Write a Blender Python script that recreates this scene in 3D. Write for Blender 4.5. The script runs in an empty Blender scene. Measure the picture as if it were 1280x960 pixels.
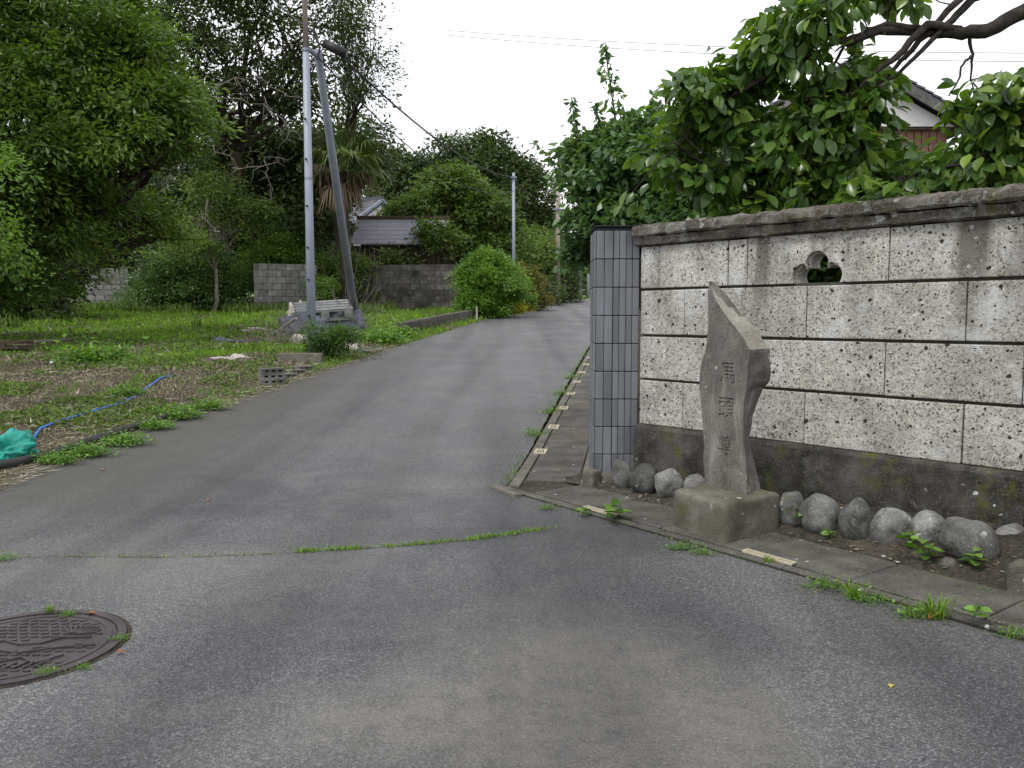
import bpy, bmesh, math, random, bisect
import numpy as np
from mathutils import Vector, Matrix, noise
from mathutils.geometry import tessellate_polygon

# ------------------------------------------------------------------ camera, world, sun
SC = bpy.context.scene
COL = SC.collection
F = 1035.0; HZ = 395.0; PITCH = math.atan((480-HZ)/F); CH = 1.25
cam_d = bpy.data.cameras.new('camera'); cam = bpy.data.objects.new('camera', cam_d); COL.objects.link(cam)
cam.location = (0, 0, CH); cam.rotation_euler = (math.pi/2-PITCH, 0, 0)
cam_d.sensor_width = 36; cam_d.lens = 36*F/1280; cam_d.clip_start = .05; cam_d.clip_end = 2000
SC.camera = cam
SC.view_settings.view_transform = 'Standard'; SC.view_settings.look = 'None'
SC.view_settings.exposure = 0.42; SC.view_settings.gamma = 1
SUN_EL, SUN_AZ = math.radians(60), math.radians(225)     # azimuth clockwise from +y
wd = bpy.data.worlds.new('World'); SC.world = wd; wd.use_nodes = True
nt = wd.node_tree; nt.nodes.clear()
o_ = nt.nodes.new('ShaderNodeOutputWorld'); bg = nt.nodes.new('ShaderNodeBackground')
sky = nt.nodes.new('ShaderNodeTexSky'); sky.sky_type = 'NISHITA'; sky.sun_disc = False
sky.sun_elevation = SUN_EL; sky.sun_rotation = SUN_AZ; sky.air_density = 1.0; sky.dust_density = 2.0
tc = nt.nodes.new('ShaderNodeTexCoord'); nz = nt.nodes.new('ShaderNodeTexNoise'); nz.inputs['Scale'].default_value = 1.6; nz.inputs['Detail'].default_value = 4
rp = nt.nodes.new('ShaderNodeValToRGB'); rp.color_ramp.elements[0].position = .36; rp.color_ramp.elements[0].color = (.55,.55,.55,1); rp.color_ramp.elements[1].position = .6; rp.color_ramp.elements[1].color = (1,1,1,1)
mx = nt.nodes.new('ShaderNodeMix'); mx.data_type = 'RGBA'; mx.inputs['B'].default_value = (10.4, 10.5, 10.9, 1)
nt.links.new(tc.outputs['Generated'], nz.inputs['Vector']); nt.links.new(nz.outputs['Fac'], rp.inputs['Fac'])
nt.links.new(rp.outputs['Color'], mx.inputs['Factor']); nt.links.new(sky.outputs['Color'], mx.inputs['A'])
nt.links.new(mx.outputs['Result'], bg.inputs['Color']); bg.inputs['Strength'].default_value = .1
nt.links.new(bg.outputs[0], o_.inputs['Surface'])
sd = bpy.data.lights.new('sun', 'SUN'); sd.energy = 1.5; sd.angle = math.radians(12); sd.color = (1, .97, .92)
sun = bpy.data.objects.new('sun', sd); COL.objects.link(sun)
sdir = Vector((math.sin(SUN_AZ)*math.cos(SUN_EL), math.cos(SUN_AZ)*math.cos(SUN_EL), math.sin(SUN_EL)))
sun.rotation_euler = sdir.to_track_quat('Z', 'Y').to_euler(); sun.location = (0, 0, 30)

# ------------------------------------------------------------------ survey helpers (the photograph's sight lines turned into ground points)
def g(y):
    if y < 6: return 0.0
    if y < 8: return .045*(y-6)**2/4
    if y < 95: return .045*(y-7)
    return .045*88
def ray(px, py):
    u = (px-640)/F; v = (480-py)/F
    return (u, math.cos(PITCH)+v*math.sin(PITCH), v*math.cos(PITCH)-math.sin(PITCH))
def G(px, py, dz=0.0):
    d = ray(px, py); k = .5
    while k < 200:
        if CH+k*d[2] < g(k*d[1])+dz: break
        k += .01
    return Vector((k*d[0], k*d[1], g(k*d[1])+dz))
def D(px, py, Y):
    d = ray(px, py); k = Y/d[1]
    return Vector((k*d[0], Y, CH+k*d[2]))
W0 = Vector((.958, 6.2, 0)); WD = Vector((.6528, -.7575, 0)); WN = Vector((-.7575, -.6528, 0))   # wall line, direction to the right, normal to the road

# ------------------------------------------------------------------ objects
def emp(name, loc, label=None, cat=None, group=None, rz=0):
    o = bpy.data.objects.new(name, None); COL.objects.link(o); o.location = loc; o.rotation_euler = (0, 0, rz)
    o.empty_display_size = .1
    tag(o, label, cat, group); return o
def tag(o, label=None, cat=None, group=None, kind=None):
    if label: o['label'] = label
    if cat: o['category'] = cat
    if group: o['group'] = group
    if kind: o['kind'] = kind
    return o
def link(name, me, parent=None, world=False):
    o = bpy.data.objects.new(name, me); COL.objects.link(o)
    if parent is not None: o.parent = parent
    return o
def np_mesh(name, V, Fq, mat, parent=None, tint=None, smooth=False, n=4):
    V = np.asarray(V, dtype=np.float32).reshape(-1, 3); Fq = np.asarray(Fq, dtype=np.int32).reshape(-1, n)
    if parent is not None:                                   # geometry given in world space, parent is unrotated
        V = V - np.array(parent_loc(parent), dtype=np.float32)
    me = bpy.data.meshes.new(name)
    me.vertices.add(len(V)); me.vertices.foreach_set('co', V.ravel())
    me.loops.add(Fq.size); me.loops.foreach_set('vertex_index', Fq.ravel())
    me.polygons.add(len(Fq)); me.polygons.foreach_set('loop_start', np.arange(0, Fq.size, n, dtype=np.int32))
    me.polygons.foreach_set('loop_total', np.full(len(Fq), n, dtype=np.int32))
    if smooth: me.polygons.foreach_set('use_smooth', np.ones(len(Fq), dtype=bool))
    if tint is not None:
        a = me.attributes.new('tint', 'FLOAT', 'FACE'); a.data.foreach_set('value', np.asarray(tint, dtype=np.float32))
    me.update(); me.validate()
    me.materials.append(mat)
    return link(name, me, parent)
def parent_loc(p):
    v = Vector(p.location)
    while p.parent is not None: p = p.parent; v = v+Vector(p.location)
    return v
class MB:
    """collects shapes in world space, builds one mesh"""
    def __init__(s): s.v = []; s.f = []
    def add(s, v, f):
        b = len(s.v); s.v += [tuple(x) for x in v]; s.f += [tuple(i+b for i in q) for q in f]
    def box(s, c, e, ax=None, j=0.0, rnd=random):
        ax = ax or (Vector((1,0,0)), Vector((0,1,0)), Vector((0,0,1)))
        vs = []
        for dz in (-1, 1):
            for dx, dy in ((-1,-1),(1,-1),(1,1),(-1,1)):
                p = Vector(c)+ax[0]*dx*e[0]/2+ax[1]*dy*e[1]/2+ax[2]*dz*e[2]/2
                if j: p += Vector((rnd.uniform(-j,j), rnd.uniform(-j,j), rnd.uniform(-j,j)))
                vs.append(p)
        s.add(vs, [(3,2,1,0),(4,5,6,7),(0,1,5,4),(1,2,6,5),(2,3,7,6),(3,0,4,7)])
    def tube(s, pts, rad, n=6, cap=True):
        pts = [Vector(p) for p in pts]; m = len(pts)
        if not hasattr(rad, '__len__'): rad = [rad]*m
        vs = []; up = Vector((.13, .27, .95))
        for i in range(m):
            t = (pts[min(i+1, m-1)]-pts[max(i-1, 0)])
            if t.length < 1e-9: t = Vector((0,0,1))
            t.normalize()
            a = t.cross(up)
            if a.length < 1e-3: a = t.cross(Vector((1,0,0)))
            a.normalize(); b = t.cross(a)
            for k in range(n):
                q = 2*math.pi*k/n
                vs.append(pts[i]+(a*math.cos(q)+b*math.sin(q))*rad[i])
        fs = []
        for i in range(m-1):
            for k in range(n):
                k2 = (k+1) % n
                fs.append((i*n+k, i*n+k2, (i+1)*n+k2, (i+1)*n+k))
        if cap: fs.append(tuple(range(n-1, -1, -1))); fs.append(tuple((m-1)*n+k for k in range(n)))
        s.add(vs, fs)
    def build(s, name, mat, parent=None, smooth=False, bevel=0, seg=2):
        off = parent_loc(parent) if parent is not None else Vector()
        me = bpy.data.meshes.new(name)
        me.from_pydata([tuple(Vector(v)-off) for v in s.v], [], s.f)
        if bevel:
            bm = bmesh.new(); bm.from_mesh(me)
            bmesh.ops.bevel(bm, geom=bm.edges[:], offset=bevel, segments=seg, profile=.6, affect='EDGES')
            bm.to_mesh(me); bm.free()
        if smooth:
            for p in me.polygons: p.use_smooth = True
        me.materials.append(mat); me.update()
        return link(name, me, parent)

# ------------------------------------------------------------------ materials
class NT:
    def __init__(s, name):
        s.m = bpy.data.materials.new(name); s.m.use_nodes = True; s.t = s.m.node_tree
        s.b = s.t.nodes['Principled BSDF']; s.out = s.t.nodes['Material Output']
        s.tc = s.t.nodes.new('ShaderNodeTexCoord'); s.geo = s.t.nodes.new('ShaderNodeNewGeometry')
    def l(s, a, b): s.t.links.new(a, b)
    def pos(s, sc=(1,1,1)):
        m = s.t.nodes.new('ShaderNodeMapping'); m.inputs['Scale'].default_value = sc; s.l(s.geo.outputs['Position'], m.inputs['Vector']); return m.outputs[0]
    def noise(s, scale, detail=4, rough=.55, vec=None, dist=0):
        n = s.t.nodes.new('ShaderNodeTexNoise'); n.inputs['Scale'].default_value = scale; n.inputs['Detail'].default_value = detail
        n.inputs['Roughness'].default_value = rough; n.inputs['Distortion'].default_value = dist
        s.l(vec if vec is not None else s.geo.outputs['Position'], n.inputs['Vector']); return n.outputs['Fac']
    def vor(s, scale, out='Distance', vec=None, feat='F1', rnd=1):
        n = s.t.nodes.new('ShaderNodeTexVoronoi'); n.inputs['Scale'].default_value = scale; n.feature = feat
        n.inputs['Randomness'].default_value = rnd
        s.l(vec if vec is not None else s.geo.outputs['Position'], n.inputs['Vector']); return n.outputs[out]
    def warp(s, scale, amt):
        n = s.t.nodes.new('ShaderNodeTexNoise'); n.inputs['Scale'].default_value = scale; s.l(s.geo.outputs['Position'], n.inputs['Vector'])
        v = s.t.nodes.new('ShaderNodeVectorMath'); v.operation = 'MULTIPLY_ADD'; s.l(n.outputs['Color'], v.inputs[0]); v.inputs[1].default_value = (amt,)*3
        s.l(s.geo.outputs['Position'], v.inputs[2]); return v.outputs[0]
    def ramp(s, f, *st):
        r = s.t.nodes.new('ShaderNodeValToRGB'); s.l(f, r.inputs['Fac'])
        e = r.color_ramp.elements
        while len(e) < len(st): e.new(.5)
        for x, (p, c) in zip(e, st):
            x.position = p; x.color = (c, c, c, 1) if isinstance(c, (int, float)) else (*c, 1)
        return r.outputs['Color']
    def mix(s, f, a, b, mode='MIX'):
        m = s.t.nodes.new('ShaderNodeMix'); m.data_type = 'RGBA'; m.blend_type = mode
        for k, v in (('Factor', f), ('A', a), ('B', b)):
            if isinstance(v, (int, float)): m.inputs[k].default_value = v if k == 'Factor' else (v, v, v, 1)
            elif isinstance(v, tuple): m.inputs[k].default_value = (*v, 1)
            else: s.l(v, m.inputs[k])
        return m.outputs['Result']
    def math(s, op, a, b=None):
        m = s.t.nodes.new('ShaderNodeMath'); m.operation = op
        for i, v in enumerate((a, b)):
            if v is None: continue
            if isinstance(v, (int, float)): m.inputs[i].default_value = v
            else: s.l(v, m.inputs[i])
        return m.outputs[0]
    def attr(s, name):
        a = s.t.nodes.new('ShaderNodeAttribute'); a.attribute_name = name; return a.outputs['Fac']
    def rand(s):
        o = s.t.nodes.new('ShaderNodeObjectInfo'); return o.outputs['Random']
    def sep(s, vec, k):
        n = s.t.nodes.new('ShaderNodeSeparateXYZ'); s.l(vec, n.inputs[0]); return n.outputs[k]
    def fin(s, col, rough=.85, bump=None, bd=.01, bs=1.0, spec=.3):
        if isinstance(col, tuple): s.b.inputs['Base Color'].default_value = (*col, 1)
        else: s.l(col, s.b.inputs['Base Color'])
        if isinstance(rough, (int, float)): s.b.inputs['Roughness'].default_value = rough
        else: s.l(rough, s.b.inputs['Roughness'])
        s.b.inputs['Specular IOR Level'].default_value = spec
        if bump is not None:
            b = s.t.nodes.new('ShaderNodeBump'); b.inputs['Distance'].default_value = bd; b.inputs['Strength'].default_value = bs
            s.l(bump, b.inputs['Height']); s.l(b.outputs[0], s.b.inputs['Normal'])
        return s.m

def m_asphalt():
    n = NT('asphalt')
    st1 = n.sep(n.vor(190, 'Color'), 0); st2 = n.sep(n.vor(85, 'Color'), 0)
    base = n.ramp(st1, (0, (.030,.030,.033)), (.5, (.066,.066,.069)), (.8, (.135,.135,.136)), (.97, (.28,.28,.275)))
    base = n.mix(n.ramp(st2, (.86, 0), (.97, .35)), base, (.26,.26,.255))
    base = n.mix(n.ramp(n.sep(n.vor(60, 'Color'), 1), (.86, 0), (.95, .5)), base, (.035,.035,.038))
    base = n.mix(.35, base, n.ramp(n.noise(70, 3, .7), (.35, .06), (.65, .17)))
    # tonal patches: binder-rich dark areas against worn pale ones
    w1 = n.warp(.9, .9)
    big = n.noise(.75, 6, .62, w1)
    pyy = n.sep(n.geo.outputs['Position'], 1)
    mr_ = n.t.nodes.new('ShaderNodeMapRange'); n.l(pyy, mr_.inputs[0]); mr_.inputs[1].default_value = 5.4; mr_.inputs[2].default_value = 9; mr_.inputs[3].default_value = 1; mr_.inputs[4].default_value = .06
    base = n.mix(mr_.outputs[0], base, n.mix(1, base, n.ramp(big, (.34, (.62,.63,.66)), (.48, (.88,.89,.91)), (.6, (1.05,1.05,1.03)), (.72, (1.28,1.25,1.19))), 'MULTIPLY'))
    base = n.mix(n.ramp(n.noise(2.1, 7, .72, w1), (.5, 0), (.66, .3)), base, (.17,.165,.15))
    # sandy worn patch in the middle of the junction
    wv = n.warp(1.1, 1.1)
    x = n.sep(wv, 0); y = n.sep(wv, 1)
    def blob(cx, cy, kx, ky, r0, r1):
        dx = n.math('MULTIPLY', n.math('SUBTRACT', x, cx+.55), kx); dy = n.math('MULTIPLY', n.math('SUBTRACT', y, cy+.55), ky)
        d = n.math('SQRT', n.math('ADD', n.math('MULTIPLY', dx, dx), n.math('MULTIPLY', dy, dy)))
        return n.ramp(d, (r0, 1), (r1, 0))
    sand = n.math('MAXIMUM', blob(.10, 2.55, .85, 1.0, .42, .85), n.math('MULTIPLY', blob(-1.9, 4.1, .6, 1.4, .2, .8), .5))
    sand = n.math('MULTIPLY', sand, n.ramp(n.noise(9, 6, .75), (.28, .3), (.55, 1)))
    base = n.mix(n.math('MULTIPLY', sand, .62), base, n.mix(.30, (.27,.25,.205), base))
    dk = n.math('MAXIMUM', blob(-.55, 3.45, .9, 1.5, .15, .75), blob(.1, 4.6, .45, 2.2, .15, .8))
    dk = n.math('MAXIMUM', dk, n.math('MULTIPLY', blob(1.1, 3.2, .9, 1.4, .1, .8), .6))
    base = n.mix(n.math('MULTIPLY', dk, .62), base, n.mix(.55, (.042,.042,.045), base))
    # long tyre-worn bands down the lane and the dirty left side
    bands = n.noise(1.5, 4, .5, n.pos((1, .035, 1)), .1)
    base = n.mix(1, base, n.ramp(bands, (.36, (.70,.70,.72)), (.5, (1,1,1)), (.64, (1.22,1.22,1.24))), 'MULTIPLY')
    px = n.sep(n.warp(2.2, .45), 0); py = n.sep(n.geo.outputs['Position'], 1)
    m = n.t.nodes.new('ShaderNodeMapRange'); n.l(px, m.inputs[0]); m.inputs[1].default_value = -1.75; m.inputs[2].default_value = -2.9; m.inputs[3].default_value = 0; m.inputs[4].default_value = 1
    m2 = n.t.nodes.new('ShaderNodeMapRange'); n.l(py, m2.inputs[0]); m2.inputs[1].default_value = 4.6; m2.inputs[2].default_value = 5.4; m2.inputs[3].default_value = 0; m2.inputs[4].default_value = .9
    base = n.mix(n.math('MULTIPLY', m.outputs[0], m2.outputs[0]), base, n.mix(.35, (.072,.066,.050), base))
    ro = n.ramp(n.noise(.8, 4), (.3, .46), (.7, .68))
    bmp = n.math('ADD', n.math('MULTIPLY', n.vor(190), .7), n.noise(70, 3))
    return n.fin(base, ro, bmp, .007, 1, .4)
def m_tuff():
    n = NT('tuff_block')
    wv = n.warp(9, .06)
    base = n.ramp(n.noise(3.5, 6, .65), (.3, (.34,.325,.28)), (.5, (.49,.47,.415)), (.7, (.60,.58,.525)))
    rnd = n.rand()
    base = n.mix(1, base, n.ramp(rnd, (0, .88), (1, 1.1)), 'MULTIPLY')
    # fine grain
    base = n.mix(1, base, n.ramp(n.noise(90, 4, .7), (.3, .48), (.5, 1.0), (.68, 1.28)), 'MULTIPLY')
    base = n.mix(1, base, n.ramp(n.noise(24, 5, .7), (.32, .74), (.5, 1.0), (.7, 1.12)), 'MULTIPLY')
    sp = n.sep(n.vor(120, 'Color'), 0)
    base = n.mix(n.ramp(sp, (.86, 0), (.92, .8)), base, (.10,.085,.07))
    # pits
    pv = n.vor(21, 'Distance', wv); pr = n.sep(n.vor(21, 'Color', wv), 1)
    pit = n.math('LESS_THAN', pv, n.ramp(pr, (.62, 0.0), (1.0, .30)))
    p2 = n.vor(46, 'Distance', n.warp(20, .04)); p2r = n.sep(n.vor(46, 'Color', n.warp(20, .04)), 1)
    pit2 = n.math('LESS_THAN', p2, n.ramp(p2r, (.5, 0.0), (1.0, .33)))
    allp = n.math('MAXIMUM', pit, pit2)
    # pale lichen bloom / grey weathering
    lc = n.ramp(n.noise(2.2, 7, .72), (.54, 0), (.64, .75))
    base = n.mix(lc, base, (.58,.585,.565))
    # dark run marks under the coping, elongated downwards
    st = n.noise(2.6, 5, .6, n.pos((1, 1, .10)), .3)
    z = n.sep(n.geo.outputs['Position'], 2)
    zt = n.ramp(z, (.0, 0), (.55, .18), (.9, .0))        # unused low end
    m = n.t.nodes.new('ShaderNodeMapRange'); n.l(z, m.inputs[0]); m.inputs[1].default_value = .95; m.inputs[2].default_value = 1.75; m.inputs[3].default_value = .12; m.inputs[4].default_value = 1
    base = n.mix(n.math('MULTIPLY', n.ramp(st, (.46, 0), (.60, .92)), m.outputs[0]), base, (.085,.075,.058))
    base = n.mix(n.math('MULTIPLY', n.ramp(n.noise(1.3, 5, .7), (.5, 0), (.64, .55)), m.outputs[0]), base, (.17,.155,.125))
    m2 = n.t.nodes.new('ShaderNodeMapRange'); n.l(z, m2.inputs[0]); m2.inputs[1].default_value = .85; m2.inputs[2].default_value = .44; m2.inputs[3].default_value = .0; m2.inputs[4].default_value = 1
    base = n.mix(n.math('MULTIPLY', n.ramp(n.noise(28, 6, .75), (.5, 0), (.58, .75)), n.math('MULTIPLY', m2.outputs[0], n.ramp(n.noise(1.8, 3), (.45, 0), (.62, 1)))), base, (.10,.095,.085))
    base = n.mix(n.math('MULTIPLY', n.ramp(n.noise(16, 5, .7), (.60, 0), (.64, .9)), n.ramp(n.noise(2.1, 3), (.48, 0), (.6, .8))), base, (.68,.70,.67))
    base = n.mix(allp, base, (.045,.035,.028))
    h = n.math('SUBTRACT', n.math('ADD', n.noise(40, 5, .7), n.math('MULTIPLY', n.noise(9, 4), .8)), n.math('MULTIPLY', allp, 1.4))
    return n.fin(base, .95, h, .012, .8, .15)
def m_stone(name, c0, c1, c2, lichen=0.4, moss=0.0, sc=1.0, bd=.008, pebble=True, lc=(.55,.57,.53), ls=30, vr=.12, streak=False):
    n = NT(name)
    base = n.ramp(n.noise(4*sc, 6, .65), (.3, c0), (.5, c1), (.72, c2))
    base = n.mix(1, base, n.ramp(n.noise(120*sc, 3, .7), (.3, .7), (.5, 1.0), (.7, 1.25)), 'MULTIPLY')
    if pebble:
        base = n.mix(n.ramp(n.sep(n.vor(110*sc, 'Color'), 0), (.88, 0), (.97, .35)), base, tuple(min(1, x*1.6) for x in c2))
    if lichen:
        v = n.vor(ls, 'Distance', n.warp(30, .05)); r = n.sep(n.vor(ls, 'Color', n.warp(30, .05)), 0)
        spot = n.math('MULTIPLY', n.math('LESS_THAN', v, n.ramp(r, (1-lichen*.4, 0.0), (1.0, .46))), n.ramp(n.noise(5, 3), (.46, .0), (.58, 1)))
        base = n.mix(n.math('MULTIPLY', spot, .85), base, lc)
        base = n.mix(n.ramp(n.noise(3.1, 6, .75), (.56, 0), (.66, lichen)), base, tuple(x*.7 for x in lc))
    if streak:
        base = n.mix(n.ramp(n.noise(9, 6, .75, n.pos((1, 1, .16))), (.53, 0), (.66, .55)), base, (.34,.33,.28))
        base = n.mix(n.ramp(n.noise(5, 5, .7, n.pos((1, 1, .3))), (.52, 0), (.66, .6)), base, (.075,.06,.05))
    if moss:
        base = n.mix(n.ramp(n.noise(5, 6, .75), (.62-moss*.25, 0), (.72-moss*.2, .9)), base, (.085,.09,.022))
    base = n.mix(1, base, n.ramp(n.rand(), (0, 1-vr), (1, 1+vr)), 'MULTIPLY')
    h = n.math('ADD', n.noise(70*sc, 4, .7), n.math('MULTIPLY', n.noise(14*sc, 4), .9))
    return n.fin(base, .9, h, bd, .8, .2)
def m_leaf(name, c0, c1, c2, trans=.3, rough=.45, spec=.35, dead=0):
    n = NT(name)
    t = n.attr('tint')
    col = n.ramp(t, (0, c0), (.5, c1), (1, c2)) if not dead else n.ramp(t, (0, c0), (.5, c1), (1-dead, c2), (1-dead*.9, (.20,.12,.04)))
    n.fin(col, rough, None, spec=spec)
    tr = n.t.nodes.new('ShaderNodeBsdfTranslucent'); n.l(n.mix(1, col, (1.5, 1.6, .55), 'MULTIPLY'), tr.inputs['Color'])
    ms = n.t.nodes.new('ShaderNodeMixShader'); ms.inputs[0].default_value = trans
    n.l(n.b.outputs[0], ms.inputs[1]); n.l(tr.outputs[0], ms.inputs[2]); n.l(ms.outputs[0], n.out.inputs['Surface'])
    return n.m
def m_plain(name, c, var=.2, sc=8, rough=.7, bd=.004, spec=.3, metal=0, streak=False, randomize=0):
    n = NT(name)
    v = n.pos((1, 1, .15)) if streak else None
    base = n.mix(1, c, n.ramp(n.noise(sc, 5, .65, v), (.3, 1-var), (.7, 1+var)), 'MULTIPLY')
    if randomize: base = n.mix(1, base, n.ramp(n.rand(), (0, 1-randomize), (1, 1+randomize)), 'MULTIPLY')
    m = n.fin(base, rough, n.noise(sc*8, 4, .7), bd, .6, spec)
    n.b.inputs['Metallic'].default_value = metal
    return m
def m_soil(name, cs, leafy=.5):
    n = NT(name)
    b = n.ramp(n.noise(2.2, 7, .75), (.32, cs[0]), (.5, cs[1]), (.68, cs[2]))
    b = n.mix(1, b, n.ramp(n.noise(45, 5, .8), (.3, .5), (.5, 1), (.7, 1.5)), 'MULTIPLY')
    b = n.mix(n.ramp(n.sep(n.vor(60, 'Color'), 0), (.82, 0), (.9, leafy)), b, (.24,.18,.11))
    return n.fin(b, .95, n.noise(30, 6, .8), .03, 1, .1)
M = dict(
    asphalt=m_asphalt(), tuff=m_tuff(),
    mortar=m_plain('joint_mortar', (.06,.055,.046), .3, 20, .95),
    plinth=m_stone('plinth_concrete', (.018,.017,.014), (.050,.046,.040), (.105,.099,.088), .14, .34, 1.2, .012, True),
    coping=m_stone('coping_stone', (.032,.027,.022), (.14,.122,.098), (.35,.33,.29), 1.1, .25, 1.8, .03, True, (.46,.48,.44), 15),
    stele=m_stone('stele_stone', (.088,.082,.072), (.155,.145,.128), (.225,.212,.185), .45, .0, .8, .007, False, (.46,.46,.40), 26, streak=True),
    stele_top=m_stone('broken_stone', (.24,.22,.18), (.33,.31,.26), (.42,.40,.35), .3, .0, 1.5, .015, True),
    base=m_stone('base_stone', (.065,.06,.044), (.115,.107,.083), (.18,.17,.145), .3, .12, 1.1, .006, False, (.44,.45,.40), 24),
    boulder=m_stone('river_stone', (.045,.044,.038), (.115,.113,.105), (.21,.208,.20), .6, .14, 1.3, .006, True, (.42,.44,.42), 34, .3),
    slab=m_stone('gutter_concrete', (.05,.046,.039), (.085,.080,.070), (.135,.128,.112), .08, .12, .9, .006, True),
    kerb=m_stone('kerb_concrete', (.075,.068,.055), (.13,.12,.10), (.20,.185,.16), .15, .22, 1.4, .008, True),
    block=m_stone('block_concrete', (.10,.096,.088), (.175,.168,.156), (.25,.24,.225), .15, .06, 1.0, .01, False, vr=.28),
    blockdark=m_stone('old_block_concrete', (.05,.046,.04), (.10,.092,.082), (.17,.16,.145), .15, .12, .8, .012, False, vr=.4),
    blocklt=m_stone('pale_block_concrete', (.15,.148,.14), (.25,.245,.232), (.34,.335,.32), .15, .04, .8, .01, False, vr=.22),
    soil=m_soil('soil', ((.035,.030,.024), (.075,.066,.054), (.13,.118,.098)), .3),
    lot=m_soil('lot_earth', ((.05,.052,.028), (.092,.084,.058), (.165,.15,.115)), .6),
    field=m_plain('field_grass', (.12,.20,.035), .3, 2, .9),
    ground=m_soil('garden_earth', ((.03,.03,.015), (.05,.045,.025), (.08,.07,.04)), .3),
    tile=m_plain('slate_blue_tile', (.150,.158,.172), .28, 5, .5, .002, .5, 0, True, .22),
    grout=m_plain('tile_grout', (.02,.02,.022), .2),
    pale=m_plain('pale_plastic', (.48,.42,.31), .2, 12, .7),
    dark=m_plain('dark_gap', (.015,.014,.013), .2),
    iron=m_plain('cast_iron', (.068,.055,.058), .35, 6, .55, .006, .5, .3),
    steel=m_plain('pole_steel', (.30,.335,.40), .16, 3, .5, .002, .4, .1, True),
    steel2=m_plain('prop_steel', (.22,.25,.295), .16, 3, .5, .002, .4, .1, True),
    polec=m_plain('weathered_pole', (.33,.27,.235), .3, 4, .85, .004, .3, 0, True),
    black=m_plain('black_plastic', (.02,.02,.022), .3, 10, .45),
    cable=m_plain('cable_black', (.03,.03,.035), .2),
    wirelt=m_plain('wire_pale', (.32,.33,.35), .1),
    bark=m_plain('bark', (.055,.045,.035), .5, 9, .95, .02, .1),
    barkp=m_plain('persimmon_bark', (.045,.038,.032), .6, 14, .95, .02, .1),
    dead=m_plain('dead_branch', (.20,.18,.15), .3, 8, .95, .004, .1),
    straw=m_leaf('dry_straw', (.095,.08,.055), (.24,.21,.15), (.46,.42,.33), .1, .8, .1),
    wood=m_plain('dark_timber', (.075,.055,.04), .4, 6, .9, .004, .1, 0, True, .15),
    roofm=m_plain('metal_roof', (.29,.28,.33), .2, 5, .45, .002, .5),
    rtile=m_plain('roof_tile', (.12,.12,.135), .3, 6, .5, .004, .4, 0, False, .35),
    white=m_plain('white_render', (.62,.62,.60), .08, 3, .85),
    siding=m_plain('brown_siding', (.17,.085,.06), .15, 5, .8),
    blue=m_plain('blue_hose', (.035,.16,.50), .2, 10, .45),
    net=m_plain('green_tarp', (.02,.27,.21), .35, 6, .55, .006),
    pipe=m_plain('black_pipe', (.028,.027,.027), .35, 6, .6),
    tarp=m_plain('grey_tarp', (.15,.16,.20), .5, 7, .5, .02),
    sack=m_plain('pale_sack', (.42,.38,.34), .3, 7, .8, .02),
    pallet=m_plain('grey_slab', (.24,.25,.24), .35, 6, .7),
    rust=m_plain('dry_leaf', (.30,.10,.035), .4, 20, .8),
    yellow=m_plain('fallen_leaf', (.45,.38,.08), .2, 20, .8),
    white_bit=m_plain('white_litter', (.65,.65,.62), .1, 20, .7),
)
L = dict(
    near=m_leaf('leaves_camphor', (.022,.048,.009), (.080,.142,.024), (.23,.34,.055), .35, .42),
    dark=m_leaf('leaves_oak', (.020,.038,.013), (.054,.088,.027), (.13,.18,.05), .25, .42),
    sparse=m_leaf('leaves_thin_crown', (.028,.050,.016), (.062,.098,.030), (.13,.18,.05), .35, .5),
    bright=m_leaf('leaves_young', (.048,.11,.018), (.12,.22,.035), (.22,.36,.06), .35, .45),
    olive=m_leaf('leaves_olive', (.042,.080,.018), (.10,.165,.035), (.20,.28,.07), .35, .5),
    hedge=m_leaf('leaves_hedge', (.045,.115,.015), (.12,.24,.03), (.25,.40,.06), .35, .35, .45),
    gold=m_leaf('leaves_golden', (0.174,0.190,0.019), (0.377,0.358,0.028), (0.500,0.493,0.057), .35, .5),
    mixed=m_leaf('leaves_bush', (0.058,0.073,0.014), (0.145,0.146,0.028), (.26,.22,.05), .3, .5),
    plum=m_leaf('leaves_roadside', (.025,.060,.018), (.068,.135,.035), (.15,.25,.06), .35, .35, .5),
    road=m_leaf('leaves_upright_tree', (.036,.080,.034), (.092,.175,.065), (.20,.30,.11), .35, .32, .55),
    kaki=m_leaf('leaves_persimmon', (.026,.064,.016), (.080,.155,.030), (.25,.35,.055), .4, .28, .6),
    palm=m_leaf('palm_frond', (.04,.065,.022), (.085,.125,.035), (.15,.20,.07), .2, .5),
    palmd=m_leaf('palm_frond_dead', (.05,.04,.025), (.12,.09,.06), (.22,.16,.10), .2, .8),
    grass=m_leaf('grass_blades', (.065,.12,.02), (.14,.26,.03), (.25,.42,.05), .35, .6, .2),
    weed=m_leaf('weed_leaves', (.05,.12,.02), (.12,.25,.04), (.22,.38,.07), .35, .45),
)
R = np.random.default_rng(7); random.seed(5)

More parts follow.
